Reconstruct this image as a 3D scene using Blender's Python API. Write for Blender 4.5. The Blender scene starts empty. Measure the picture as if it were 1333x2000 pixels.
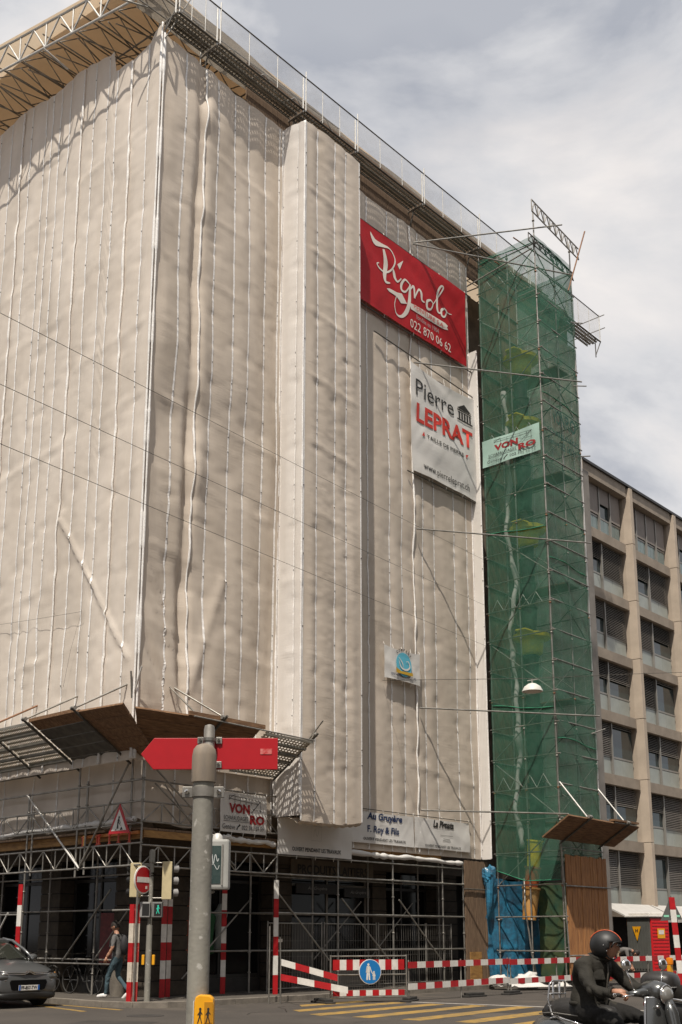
import bpy, bmesh, math, random
import numpy as np
from mathutils import Matrix, Vector
random.seed(7)
RNG = np.random.default_rng(11)
SC = bpy.context.scene
COL = SC.collection
PI = math.pi
# ------------------------------------------------------------------ camera, sky, sun, exposure
# world axes: X runs along the right-hand facade (away to the right), Y into the building, Z up;
# the origin is the street corner of the scaffolding
CAM = Vector((-16.0845, -20.5508, 1.6))
FW = Vector((0.74523, 0.66680, 0.0)); RT = Vector((0.66680, -0.74523, 0.0))
cd = bpy.data.cameras.new('camera'); cam = bpy.data.objects.new('camera', cd); COL.objects.link(cam)
cam.location = CAM
cam.rotation_euler = (math.radians(90 + 13.10), 0, -math.atan2(FW.x, FW.y))
cd.sensor_fit = 'VERTICAL'; cd.sensor_height = 36.0; cd.sensor_width = 24.0
cd.lens = 36.0 * 2170 / 2000; cd.shift_y = 325 / 2000; cd.clip_start = 0.1; cd.clip_end = 5000
SC.camera = cam
SC.view_settings.view_transform = 'Standard'; SC.view_settings.look = 'None'
SC.view_settings.exposure = 0.0; SC.view_settings.gamma = 1.0; SC.view_settings.use_curve_mapping = False
SUN = Vector((-1.0, -0.546, 2.0)).normalized()
w = bpy.data.worlds.new('World'); SC.world = w; w.use_nodes = True
nt = w.node_tree; nt.nodes.clear()
def N(t, kind, **kw):
    n = t.nodes.new(kind)
    for k, v in kw.items():
        if k.startswith('i_'):
            key = k[2:]
            n.inputs[int(key) if key.isdigit() else key].default_value = v
        else: setattr(n, k, v)
    return n
sky = N(nt, 'ShaderNodeTexSky', sky_type='NISHITA', sun_disc=False, sun_elevation=math.asin(SUN.z),
        sun_rotation=math.atan2(SUN.x, SUN.y), altitude=400.0, air_density=1.0, dust_density=1.5)
tc = N(nt, 'ShaderNodeTexCoord')
mp = N(nt, 'ShaderNodeMapping'); mp.inputs['Scale'].default_value = (1.0, 1.0, 1.9)
n1 = N(nt, 'ShaderNodeTexNoise', i_Scale=3.1, i_Detail=9.0, i_Roughness=0.56, i_Distortion=0.35)
n2 = N(nt, 'ShaderNodeTexNoise', i_Scale=1.1, i_Detail=5.0, i_Roughness=0.5)
mp2 = N(nt, 'ShaderNodeMapping'); mp2.inputs['Location'].default_value = (3.1, 1.7, 0.4); mp2.inputs['Scale'].default_value = (1.3, 1.3, 2.4)
r1 = N(nt, 'ShaderNodeValToRGB')
r1.color_ramp.elements[0].position = 0.40; r1.color_ramp.elements[0].color = (0.39, 0.405, 0.445, 1)
r1.color_ramp.elements[1].position = 0.63; r1.color_ramp.elements[1].color = (0.735, 0.70, 0.68, 1)
e = r1.color_ramp.elements.new(0.5); e.color = (0.575, 0.575, 0.59, 1)
r2 = N(nt, 'ShaderNodeValToRGB')
r2.color_ramp.elements[0].position = 0.28; r2.color_ramp.elements[0].color = (0.45, 0.45, 0.45, 1)
r2.color_ramp.elements[1].position = 0.45; r2.color_ramp.elements[1].color = (0.985, 0.985, 0.985, 1)
b1 = N(nt, 'ShaderNodeBackground', i_Strength=0.09)
b2 = N(nt, 'ShaderNodeBackground', i_Strength=1.24)
mx = N(nt, 'ShaderNodeMixShader'); wo = N(nt, 'ShaderNodeOutputWorld')
for a, b in ((tc.outputs['Generated'], mp.inputs[0]), (tc.outputs['Generated'], mp2.inputs[0]), (mp.outputs[0], n1.inputs['Vector']),
             (mp2.outputs[0], n2.inputs['Vector']), (n1.outputs[0], r1.inputs[0]), (n2.outputs[0], r2.inputs[0]), (sky.outputs[0], b1.inputs[0]),
             (r1.outputs[0], b2.inputs[0]), (r2.outputs[0], mx.inputs[0]), (b1.outputs[0], mx.inputs[1]), (b2.outputs[0], mx.inputs[2]),
             (mx.outputs[0], wo.inputs[0])):
    nt.links.new(a, b)
sd = bpy.data.lights.new('sun', 'SUN'); sun = bpy.data.objects.new('sun', sd); COL.objects.link(sun)
sd.energy = 5.0; sd.angle = math.radians(0.55); sd.color = (1.0, 0.93, 0.83)
sun.rotation_euler = SUN.to_track_quat('Z', 'Y').to_euler(); sun.location = (-30, -30, 60)

# ------------------------------------------------------------------ helpers
GZ, SZ = 0.08, 0.20                      # road and pavement heights
class MB:
    """collects shapes into one mesh"""
    def __init__(s): s.v = []; s.f = []
    def add(s, vs, fs):
        o = len(s.v); s.v += [tuple(map(float, p)) for p in vs]; s.f += [tuple(i + o for i in q) for q in fs]; return s
    def box(s, lo, hi):
        x0, y0, z0 = lo; x1, y1, z1 = hi
        return s.add([(x0,y0,z0),(x1,y0,z0),(x1,y1,z0),(x0,y1,z0),(x0,y0,z1),(x1,y0,z1),(x1,y1,z1),(x0,y1,z1)],
                     [(3,2,1,0),(4,5,6,7),(0,1,5,4),(1,2,6,5),(2,3,7,6),(3,0,4,7)])
    def obox(s, c, ax, ay, az):
        c = Vector(c); ax = Vector(ax); ay = Vector(ay); az = Vector(az); p = []
        for k in (-1, 1):
            for a, b in ((-1,-1),(1,-1),(1,1),(-1,1)): p.append(c + ax*a + ay*b + az*k)
        return s.add(p, [(3,2,1,0),(4,5,6,7),(0,1,5,4),(1,2,6,5),(2,3,7,6),(3,0,4,7)])
    def tube(s, p0, p1, r, n=8, r1=None):
        p0 = Vector(p0); p1 = Vector(p1); d = (p1 - p0).normalized(); r1 = r if r1 is None else r1
        a = d.orthogonal().normalized(); b = d.cross(a); vs = []
        for p, q in ((p0, r), (p1, r1)):
            for i in range(n):
                t = 2*PI*i/n; vs.append(p + (a*math.cos(t) + b*math.sin(t))*q)
        return s.add(vs, [(i, (i+1) % n, n + (i+1) % n, n + i) for i in range(n)] + [tuple(range(n))[::-1], tuple(range(n, 2*n))])
    def path(s, pts, r, n=8, closed=False):
        pts = [Vector(p) for p in pts]; m = len(pts); rr = r if isinstance(r, (list, tuple)) else [r]*m
        vs = []; a = None
        for i, p in enumerate(pts):
            if closed: d = (pts[(i+1) % m] - pts[i-1]).normalized()
            else: d = (pts[min(i+1, m-1)] - pts[max(i-1, 0)]).normalized()
            a = d.orthogonal().normalized() if a is None else (a - d*a.dot(d)).normalized()
            b = d.cross(a)
            for k in range(n):
                t = 2*PI*k/n; vs.append(p + (a*math.cos(t) + b*math.sin(t))*rr[i])
        fs = []
        for i in range(m if closed else m-1):
            j = (i+1) % m
            for k in range(n): fs.append((i*n+k, i*n+(k+1) % n, j*n+(k+1) % n, j*n+k))
        if not closed: fs += [tuple(range(n))[::-1], tuple(range((m-1)*n, m*n))]
        return s.add(vs, fs)
    def lathe(s, prof, c=(0,0,0), n=20, axis=None):
        c = Vector(c); ax = Vector(axis or (0,0,1)).normalized(); a = ax.orthogonal().normalized(); b = ax.cross(a); vs = []
        for r, h in prof:
            for k in range(n):
                t = 2*PI*k/n; vs.append(c + ax*h + (a*math.cos(t) + b*math.sin(t))*r)
        fs = []
        for i in range(len(prof)-1):
            for k in range(n): fs.append((i*n+k, i*n+(k+1) % n, (i+1)*n+(k+1) % n, (i+1)*n+k))
        return s.add(vs, fs + [tuple(range(n))[::-1], tuple(range((len(prof)-1)*n, len(prof)*n))])
    def prism(s, poly, d):
        """polygon of 3d points pushed along d"""
        n = len(poly); p = [Vector(q) for q in poly]; d = Vector(d)
        return s.add(p + [q + d for q in p], [tuple(range(n))[::-1], tuple(range(n, 2*n))] + [(i, (i+1) % n, n+(i+1) % n, n+i) for i in range(n)])
    def ellipsoid(s, c, rad, nu=16, nv=10, fn=None):
        vs = []; fs = []
        for j in range(nv+1):
            ph = PI*j/nv
            for i in range(nu):
                t = 2*PI*i/nu; d = Vector((math.sin(ph)*math.cos(t), math.sin(ph)*math.sin(t), math.cos(ph)))
                p = Vector((d.x*rad[0], d.y*rad[1], d.z*rad[2]))
                if fn: p = fn(d, p)
                vs.append(Vector(c) + p)
        for j in range(nv):
            for i in range(nu): fs.append((j*nu+i, (j+1)*nu+i, (j+1)*nu+(i+1) % nu, j*nu+(i+1) % nu))
        return s.add(vs, fs)
    def grid(s, P, nu, nv):
        o = len(s.v); s.v += [tuple(map(float, p)) for p in P]
        for i in range(nu-1):
            for j in range(nv-1): s.f.append((o+i*nv+j, o+(i+1)*nv+j, o+(i+1)*nv+j+1, o+i*nv+j+1))
        return s
    def mesh(s, name, m):
        me = bpy.data.meshes.new(name); me.from_pydata(s.v, [], s.f); me.update()
        if m: me.materials.append(m)
        return me
def link(o, parent=None, local=False):
    COL.objects.link(o)
    if parent is not None:
        o.parent = parent
        if not local:
            o.matrix_parent_inverse = wmat(parent).inverted()
    return o
def wmat(o):
    m = o.matrix_basis.copy()
    if o.parent is not None: m = wmat(o.parent) @ o.matrix_parent_inverse @ m
    return m
def obj(name, mb, m, parent=None, smooth=False, local=False, bevel=0, kind=None):
    me = mb.mesh(name, m) if isinstance(mb, MB) else mb
    if bevel:
        bm = bmesh.new(); bm.from_mesh(me)
        bmesh.ops.bevel(bm, geom=[e for e in bm.edges if e.is_manifold and e.calc_face_angle() > 0.6], offset=bevel, segments=2, profile=0.6, affect='EDGES')
        bm.to_mesh(me); bm.free()
    if smooth:
        for p in me.polygons: p.use_smooth = True
    if smooth == 'auto':
        me.set_sharp_from_angle(angle=math.radians(40))
    o = bpy.data.objects.new(name, me); link(o, parent, local)
    if kind: o['kind'] = kind
    return o
def thing(name, label, cat, loc=(0,0,0), rz=0, group=None):
    o = bpy.data.objects.new(name, None); COL.objects.link(o); o.location = loc; o.rotation_euler = (0,0,rz)
    o.empty_display_size = 0.2
    return tag(o, label, cat, group)
def tag(o, label, cat, group=None):
    o['label'] = label; o['category'] = cat
    if group: o['group'] = group
    return o
_um = {}
def tube(name, p0, p1, r, m, parent=None, n=8, local=False):
    """a round tube as its own object; alike tubes share one unit mesh"""
    k = ('t', m.name, n)
    if k not in _um:
        me = MB().tube((0,0,0), (0,0,1), 1, n).mesh('tube', m)
        for p in me.polygons: p.use_smooth = len(p.vertices) == 4
        _um[k] = me
    o = bpy.data.objects.new(name, _um[k]); p0 = Vector(p0); d = Vector(p1) - p0
    o.matrix_basis = Matrix.Translation(p0) @ d.to_track_quat('Z', 'Y').to_matrix().to_4x4() @ Matrix.Diagonal((r, r, d.length, 1))
    return link(o, parent, local)
def piece(name, lo, hi, m, parent=None, local=False, chamfer=True, R=None):
    """a block as its own object; alike blocks share one unit mesh"""
    k = ('b', m.name)
    if k not in _um: _um[k] = MB().box((-.5,-.5,-.5), (.5,.5,.5)).mesh('block', m)
    o = bpy.data.objects.new(name, _um[k]); lo = Vector(lo); hi = Vector(hi); d = hi - lo
    M = Matrix.Translation((lo + hi)/2)
    if R is not None: M = M @ R
    o.matrix_basis = M @ Matrix.Diagonal((abs(d.x), abs(d.y), abs(d.z), 1))
    return link(o, parent, local)
def copy_tree(o, parent=None):
    c = o.copy(); COL.objects.link(c)
    if parent is not None: c.parent = parent
    for ch in list(o.children): copy_tree(ch, c)
    return c
# ---- value noise for cloth
_H = RNG.random((256, 256))
def vn(x, y, s=0):
    x = np.asarray(x, float) + 37.17*s; y = np.asarray(y, float) + 91.7*s
    xi = np.floor(x).astype(int); yi = np.floor(y).astype(int); fx = x - xi; fy = y - yi
    fx = fx*fx*(3-2*fx); fy = fy*fy*(3-2*fy)
    h = lambda a, b: _H[a % 256, b % 256]
    return (h(xi,yi)*(1-fx) + h(xi+1,yi)*fx)*(1-fy) + (h(xi,yi+1)*(1-fx) + h(xi+1,yi+1)*fx)*fy - .5
# ---- materials
_mc = {}
def mat(name, c, rough=.6, metal=0, var=0, vs=3.0, bump=0, bs=20.0, bscale=(1,1,1), c2=None, spec=None, emit=None, trans=0, alpha=None, coat=0, vscale=(1,1,1)):
    if name in _mc: return _mc[name]
    m = bpy.data.materials.new(name); m.use_nodes = True; t = m.node_tree; b = t.nodes['Principled BSDF']
    b.inputs['Base Color'].default_value = (*c, 1); b.inputs['Roughness'].default_value = rough; b.inputs['Metallic'].default_value = metal
    if coat: b.inputs['Coat Weight'].default_value = coat; b.inputs['Coat Roughness'].default_value = .08
    if spec is not None: b.inputs['Specular IOR Level'].default_value = spec
    if emit: b.inputs['Emission Color'].default_value = (*emit[:3], 1); b.inputs['Emission Strength'].default_value = emit[3]
    if var or c2 or bump:
        tco = N(t, 'ShaderNodeTexCoord')
        geo = N(t, 'ShaderNodeNewGeometry')
    if var or c2:
        mp = N(t, 'ShaderNodeMapping'); mp.inputs['Scale'].default_value = vscale
        t.links.new(geo.outputs['Position'], mp.inputs[0])
        n = N(t, 'ShaderNodeTexNoise', i_Scale=vs, i_Detail=6.0, i_Roughness=.6); t.links.new(mp.outputs[0], n.inputs['Vector'])
        r = N(t, 'ShaderNodeValToRGB'); r.color_ramp.elements[0].position = .32; r.color_ramp.elements[1].position = .68
        d = c2 or tuple(max(0, x*(1-var)) for x in c); u = c if c2 else tuple(x*(1+var*.6) for x in c)
        r.color_ramp.elements[0].color = (*d, 1); r.color_ramp.elements[1].color = (*u, 1)
        t.links.new(n.outputs[0], r.inputs[0]); t.links.new(r.outputs[0], b.inputs['Base Color'])
    if bump:
        mp = N(t, 'ShaderNodeMapping'); mp.inputs['Scale'].default_value = bscale
        t.links.new(geo.outputs['Position'], mp.inputs[0])
        n = N(t, 'ShaderNodeTexNoise', i_Scale=bs, i_Detail=5.0, i_Roughness=.6); t.links.new(mp.outputs[0], n.inputs['Vector'])
        bp = N(t, 'ShaderNodeBump', i_Strength=bump, i_Distance=.02); t.links.new(n.outputs[0], bp.inputs['Height']); t.links.new(bp.outputs[0], b.inputs['Normal'])
    if trans:
        tl = N(t, 'ShaderNodeBsdfTranslucent'); tl.inputs[0].default_value = (*c, 1); ms = N(t, 'ShaderNodeMixShader', i_0=trans)
        o = t.nodes['Material Output']
        t.links.new(b.outputs[0], ms.inputs[1]); t.links.new(tl.outputs[0], ms.inputs[2]); t.links.new(ms.outputs[0], o.inputs[0])
    _mc[name] = m; return m
M_ = {}
def mm(k): return M_[k]
M_['galv'] = mat('galvanised_tube', (.35,.33,.295), .42, .75, var=.35, vs=5)
M_['galv_dull'] = mat('weathered_tube', (.30,.28,.25), .55, .5, var=.4, vs=4)
M_['tube_dark'] = mat('dark_tube', (.10,.09,.075), .6, .3, var=.4, vs=5)
M_['rust'] = mat('rusty_tube', (.25,.12,.06), .7, .1, var=.4, vs=9)
M_['steel_white'] = mat('pale_galvanised', (.62,.60,.56), .5, .3, var=.2, vs=4)
M_['asphalt'] = mat('asphalt', (.062,.052,.043), .92, var=.22, vs=.55, bump=.5, bs=55)
M_['paving'] = mat('pavement_asphalt', (.085,.072,.058), .92, var=.3, vs=.9, bump=.5, bs=45)
M_['kerb'] = mat('kerb_stone', (.19,.165,.135), .85, var=.35, vs=4, bump=.35, bs=40)
M_['yellow_paint'] = mat('worn_yellow_paint', (.40,.235,.04), .8, vs=5, c2=(.16,.115,.055), bump=.3, bs=50)
M_['white_paint'] = mat('worn_white_paint', (.5,.47,.42), .75, vs=6, c2=(.3,.27,.24))
M_['red'] = mat('red_paint', (.42,.008,.012), .5, var=.22, vs=6)
M_['white'] = mat('white_paint', (.70,.67,.62), .5, var=.14, vs=7)
M_['red_old'] = mat('faded_red_paint', (.46,.035,.03), .6, var=.3, vs=9)
M_['white_old'] = mat('dirty_white_paint', (.60,.53,.44), .65, var=.22, vs=9)
M_['sign_red'] = mat('sign_red', (.40,.004,.010), .42, var=.08, vs=7)
M_['wood'] = mat('brown_planks', (.46,.215,.075), .75, vs=3, c2=(.25,.105,.038), vscale=(6,6,.8), bump=.25, bs=22, bscale=(4,4,.5))
M_['wood_h'] = mat('canopy_planks', (.27,.15,.075), .8, vs=4, c2=(.11,.055,.026), vscale=(.8,5,5), bump=.25, bs=22, bscale=(.6,4,4))
M_['wood_old'] = mat('weathered_planks', (.22,.145,.09), .8, vs=4, c2=(.12,.075,.045), vscale=(6,6,.8))
M_['timber'] = mat('yellow_timber', (.42,.23,.07), .7, vs=4, c2=(.22,.11,.035), vscale=(1,1,5))
M_['black'] = mat('black_plastic', (.012,.011,.010), .5, var=.2)
M_['rubber'] = mat('black_rubber', (.035,.032,.028), .85, var=.4, vs=9, bump=.4, bs=40)
M_['ink'] = mat('black_print', (.018,.016,.015), .6)
M_['ink_blue'] = mat('dark_blue_print', (.012,.028,.09), .6)
M_['ink_red'] = mat('red_print', (.55,.035,.022), .6)
M_['ink_dred'] = mat('dark_red_print', (.27,.012,.014), .6)
M_['ink_white'] = mat('cream_print', (.66,.60,.53), .6)
M_['ink_grey'] = mat('grey_print', (.28,.27,.26), .6)
M_['chrome'] = mat('chrome', (.75,.73,.70), .12, 1.0)
M_['glass_dark'] = mat('dark_glass', (.008,.008,.008), .08, spec=.2)
M_['amber'] = mat('amber_lens', (.75,.22,.01), .25)
M_['ybox'] = mat('yellow_plastic', (.78,.36,.012), .38, var=.06, vs=12)
def cloth_mat(name, c, trans=.25, bump=.5, dirt=.14, tint=None):
    """woven plastic sheeting: stains, fine puckers that run sideways, a little light through it"""
    m = bpy.data.materials.new(name); m.use_nodes = True; t = m.node_tree; b = t.nodes['Principled BSDF']
    b.inputs['Roughness'].default_value = .6; b.inputs['Specular IOR Level'].default_value = .25
    g = N(t, 'ShaderNodeNewGeometry')
    a = N(t, 'ShaderNodeMapping'); a.inputs['Scale'].default_value = (1, 1, .45); t.links.new(g.outputs['Position'], a.inputs[0])
    n = N(t, 'ShaderNodeTexNoise', i_Scale=.9, i_Detail=7.0, i_Roughness=.6); t.links.new(a.outputs[0], n.inputs['Vector'])
    r = N(t, 'ShaderNodeValToRGB'); r.color_ramp.elements[0].position = .3; r.color_ramp.elements[1].position = .65
    r.color_ramp.elements[0].color = (*[x*(1-dirt)*k for x, k in zip(c, (1, .985, .96))], 1); r.color_ramp.elements[1].color = (*c, 1)
    t.links.new(n.outputs[0], r.inputs[0]); t.links.new(r.outputs[0], b.inputs['Base Color'])
    p = N(t, 'ShaderNodeMapping'); p.inputs['Scale'].default_value = (1.3, 1.3, 15); t.links.new(g.outputs['Position'], p.inputs[0])
    n3 = N(t, 'ShaderNodeTexNoise', i_Scale=1.6, i_Detail=4.0, i_Roughness=.65, i_Distortion=.6); t.links.new(p.outputs[0], n3.inputs['Vector'])
    n4 = N(t, 'ShaderNodeTexNoise', i_Scale=.8, i_Detail=2.0); t.links.new(g.outputs['Position'], n4.inputs['Vector'])
    r4 = N(t, 'ShaderNodeMapRange', i_1=.42, i_2=.68, i_3=.08, i_4=1.0); t.links.new(n4.outputs[0], r4.inputs[0])
    mu = N(t, 'ShaderNodeMath', operation='MULTIPLY'); t.links.new(n3.outputs[0], mu.inputs[0]); t.links.new(r4.outputs[0], mu.inputs[1])
    bp = N(t, 'ShaderNodeBump', i_Strength=bump, i_Distance=.06); t.links.new(mu.outputs[0], bp.inputs['Height']); t.links.new(bp.outputs[0], b.inputs['Normal'])
    tl = N(t, 'ShaderNodeBsdfTranslucent'); tl.inputs[0].default_value = (*c, 1); ms = N(t, 'ShaderNodeMixShader', i_0=trans)
    o = t.nodes['Material Output']; t.links.new(b.outputs[0], ms.inputs[1]); t.links.new(tl.outputs[0], ms.inputs[2]); t.links.new(ms.outputs[0], o.inputs[0])
    return m
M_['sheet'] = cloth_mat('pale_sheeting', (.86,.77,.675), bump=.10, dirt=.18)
M_['sheet_sunlit'] = cloth_mat('sunlit_white_sheeting', (.88,.83,.78), bump=.2, dirt=.06)  # whiter copy for the sun-facing returns, their brightness put into the colour
M_['sheet2'] = cloth_mat('shaded_sheeting', (.66,.572,.48), trans=.12, bump=.17, dirt=.2)  # darker copy for fronts turned from the sun, shade put into the colour
M_['band'] = mat('eyelet_band', (.90,.88,.86), .5, vs=26, c2=(.66,.62,.57))
M_['vinyl'] = cloth_mat('white_vinyl', (.70,.68,.65), trans=.1, bump=.12, dirt=.1)
M_['vinyl_red'] = cloth_mat('red_vinyl', (.45,.012,.018), trans=.12, bump=.15, dirt=.25)
M_['tarp_cream'] = cloth_mat('cream_roof_sheet', (.74,.60,.44), trans=.34, bump=.2, dirt=.2)
M_['tarp_blue'] = mat('blue_tarpaulin', (.03,.19,.32), .28, vs=3.5, c2=(.03,.065,.10), bump=1.0, bs=7)
def net_mat(name, c, a0, a1, scale=1.0):
    m = bpy.data.materials.new(name); m.use_nodes = True; t = m.node_tree; b = t.nodes['Principled BSDF']
    b.inputs['Base Color'].default_value = (*c, 1); b.inputs['Roughness'].default_value = .7
    g = N(t, 'ShaderNodeNewGeometry'); p = N(t, 'ShaderNodeMapping'); p.inputs['Scale'].default_value = (2.2, 2.2, 2.8); t.links.new(g.outputs['Position'], p.inputs[0])
    n = N(t, 'ShaderNodeTexNoise', i_Scale=scale, i_Detail=6.0, i_Roughness=.65, i_Distortion=1.2); t.links.new(p.outputs[0], n.inputs['Vector'])
    mr = N(t, 'ShaderNodeMapRange', i_1=.33, i_2=.7, i_3=a0, i_4=a1); t.links.new(n.outputs[0], mr.inputs[0])
    tr = N(t, 'ShaderNodeBsdfTransparent'); tl = N(t, 'ShaderNodeBsdfTranslucent'); tl.inputs[0].default_value = (*c, 1)
    m1 = N(t, 'ShaderNodeMixShader', i_0=.35); m2 = N(t, 'ShaderNodeMixShader'); o = t.nodes['Material Output']
    t.links.new(b.outputs[0], m1.inputs[1]); t.links.new(tl.outputs[0], m1.inputs[2]); t.links.new(mr.outputs[0], m2.inputs[0])
    t.links.new(m1.outputs[0], m2.inputs[1]); t.links.new(tr.outputs[0], m2.inputs[2]); t.links.new(m2.outputs[0], o.inputs[0])
    return m
M_['net'] = net_mat('green_debris_net', (.05,.175,.112), .38, .62)
M_['net_side'] = net_mat('green_debris_net_front', (.05,.175,.112), .32, .55)
M_['mesh_grey'] = net_mat('fine_guard_mesh', (.55,.53,.5), .80, .90)
def perforated(name, c):
    """pressed steel deck with rows of real holes (the light shows through)"""
    m = bpy.data.materials.new(name); m.use_nodes = True; t = m.node_tree; b = t.nodes['Principled BSDF']
    b.inputs['Base Color'].default_value = (*c, 1); b.inputs['Roughness'].default_value = .5; b.inputs['Metallic'].default_value = .4
    g = N(t, 'ShaderNodeNewGeometry'); s = N(t, 'ShaderNodeSeparateXYZ'); t.links.new(g.outputs['Position'], s.inputs[0])
    def dist(o, f):
        a = N(t, 'ShaderNodeMath', operation='MULTIPLY', i_1=f); t.links.new(o, a.inputs[0])
        q = N(t, 'ShaderNodeMath', operation='FRACT'); t.links.new(a.outputs[0], q.inputs[0])
        d = N(t, 'ShaderNodeMath', operation='SUBTRACT', i_1=.5); t.links.new(q.outputs[0], d.inputs[0])
        e = N(t, 'ShaderNodeMath', operation='ABSOLUTE'); t.links.new(d.outputs[0], e.inputs[0]); return e.outputs[0]
    mxx = N(t, 'ShaderNodeMath', operation='MAXIMUM'); t.links.new(dist(s.outputs[0], 9.0), mxx.inputs[0]); t.links.new(dist(s.outputs[1], 14.0), mxx.inputs[1])
    lt = N(t, 'ShaderNodeMath', operation='LESS_THAN', i_1=.29); t.links.new(mxx.outputs[0], lt.inputs[0])
    tr = N(t, 'ShaderNodeBsdfTransparent'); ms = N(t, 'ShaderNodeMixShader'); o = t.nodes['Material Output']
    t.links.new(lt.outputs[0], ms.inputs[0]); t.links.new(b.outputs[0], ms.inputs[1]); t.links.new(tr.outputs[0], ms.inputs[2]); t.links.new(ms.outputs[0], o.inputs[0])
    return m
M_['deck'] = perforated('perforated_steel_deck', (.42,.38,.31))
M_['deck_solid'] = mat('steel_deck', (.26,.24,.20), .5, .4, var=.3, vs=4)

def text(name, s, org, xd, yd, box, m, parent=None, shear=0.0, bold=0.0, off=None):
    """lettering as a flat print: fitted to box=(x0,y0,x1,y1) in the plane org + x*xd + y*yd"""
    cu = bpy.data.curves.new('lettering', 'FONT'); cu.body = s; cu.size = 1; cu.shear = shear; cu.offset = bold; cu.resolution_u = 2
    o = bpy.data.objects.new('lettering', cu); COL.objects.link(o); bpy.context.view_layer.update()
    me = bpy.data.meshes.new_from_object(o.evaluated_get(bpy.context.evaluated_depsgraph_get()))
    bpy.data.objects.remove(o); bpy.data.curves.remove(cu)
    v = np.array([q.co[:] for q in me.vertices]); lo = v.min(0); hi = v.max(0); x0, y0, x1, y1 = box
    org = Vector(org); xd = Vector(xd); yd = Vector(yd)
    for q in me.vertices:
        a = x0 + (q.co.x - lo[0])/(hi[0]-lo[0])*(x1-x0); b = y0 + (q.co.y - lo[1])/(hi[1]-lo[1])*(y1-y0)
        q.co = org + xd*a + yd*b
    me.materials.clear(); me.materials.append(m)
    o = bpy.data.objects.new(name, me); link(o, parent)
    if len(s) == 2: o['kind'] = 'stuff'
    return o
def stroke(mb, pts, wd, org, xd, yd, sub=6):
    """a brush stroke of varying width in a plane (Catmull-Rom through pts)"""
    P = [Vector((a, b)) for a, b in pts]; W = wd if isinstance(wd, (list, tuple)) else [wd]*len(P)
    Q = []; R = []
    for i in range(len(P)-1):
        p0 = P[max(i-1, 0)]; p1 = P[i]; p2 = P[i+1]; p3 = P[min(i+2, len(P)-1)]
        for k in range(sub):
            t = k/sub
            Q.append(.5*((2*p1) + (p2-p0)*t + (2*p0-5*p1+4*p2-p3)*t*t + (3*p1-p0-3*p2+p3)*t**3)); R.append(W[i]*(1-t) + W[i+1]*t)
    Q.append(P[-1]); R.append(W[-1]); vs = []
    for i, q in enumerate(Q):
        d = (Q[min(i+1, len(Q)-1)] - Q[max(i-1, 0)]); d = d.normalized() if d.length else Vector((1, 0)); n = Vector((-d.y, d.x))*R[i]/2
        for sgn in (-1, 1): a = q + n*sgn; vs.append(Vector(org) + Vector(xd)*a.x + Vector(yd)*a.y)
    return mb.add(vs, [(2*i, 2*i+2, 2*i+3, 2*i+1) for i in range(len(Q)-1)])
def flat(mb, pts, org, xd, yd):
    return mb.add([Vector(org) + Vector(xd)*a + Vector(yd)*b for a, b in pts], [tuple(range(len(pts)))])
def disc(a, b, r, n=28, ry=None): return [(a + r*math.cos(2*PI*k/n), b + (ry or r)*math.sin(2*PI*k/n)) for k in range(n)]
XU, ZU, YU = Vector((1,0,0)), Vector((0,0,1)), Vector((0,1,0))

# ------------------------------------------------------------------ the setting
ground = obj('road', MB().add([(-400,-400,GZ),(400,-400,GZ),(400,400,GZ),(-400,400,GZ)], [(0,1,2,3)]), M_['asphalt'], kind='structure')
pv = [(-.45,60),(-.45,.6),(-.25,-.25),(.35,-.75),(1.2,-.9),(60,-.9),(60,3.5),(3.5,3.5),(3.5,60)]
pav = obj('pavement', MB().prism([(a+.16 if i < 3 else a, b+(.16 if 2 < i < 6 else 0), GZ-.2) for i, (a, b) in enumerate(pv)], (0,0,SZ-GZ+.2)), M_['paving'], kind='structure')
def kerb_run(pts):
    for i in range(len(pts)-1):
        a = Vector(pts[i]); b = Vector(pts[i+1]); L = (b-a).length; n = max(1, int(L/1.0)); d = (b-a)/n
        for k in range(n):
            p = a + d*k; q = a + d*(k+1); t = (q-p).normalized(); nrm = Vector((-t.y, t.x))
            p += t*.006; q -= t*.006; mb = MB().prism([(*(p-nrm*.0), GZ-.1), (*q, GZ-.1), (*(q+nrm*.17), GZ-.1), (*(p+nrm*.17), GZ-.1)], (0,0,SZ-GZ+.104+random.uniform(0,.006)))
            obj('kerb_stone', mb, M_['kerb'], pav, bevel=.012)
kerb_run([(-.45,16),(-.45,.6)]); kerb_run([(-.45,.6),(-.25,-.25)]); kerb_run([(-.25,-.25),(.35,-.75)]); kerb_run([(.35,-.75),(1.2,-.9)]); kerb_run([(1.2,-.9),(30,-.9)])
mk = thing('road_marking', 'worn yellow zebra crossing stripes painted across the road on the right', 'road marking', (3,-5,GZ))
for (a, b, c_, d) in (((3.0,-2.2),(5.2,-2.05),(5.2,-2.5),(2.6,-2.65)), ((1.6,-3.35),(5.3,-3.05),(5.3,-3.5),(1.35,-3.8)), ((.9,-4.5),(5.4,-4.1),(5.4,-4.55),(.75,-4.95)),
                      ((.9,-5.65),(5.6,-5.15),(5.6,-5.6),(.9,-6.1)), ((1.0,-6.8),(5.9,-6.2),(5.9,-6.65),(1.0,-7.25)), ((1.2,-7.9),(6.2,-7.3),(6.2,-7.75),(1.2,-8.35)), ((1.3,-9.0),(6.4,-8.4),(6.4,-8.85),(1.3,-9.45))):
    obj('stripe', MB().prism([(*a, GZ-.001), (*d, GZ-.001), (*c_, GZ-.001), (*b, GZ-.001)][::-1], (0,0,.005)), M_['yellow_paint'], mk)
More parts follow.
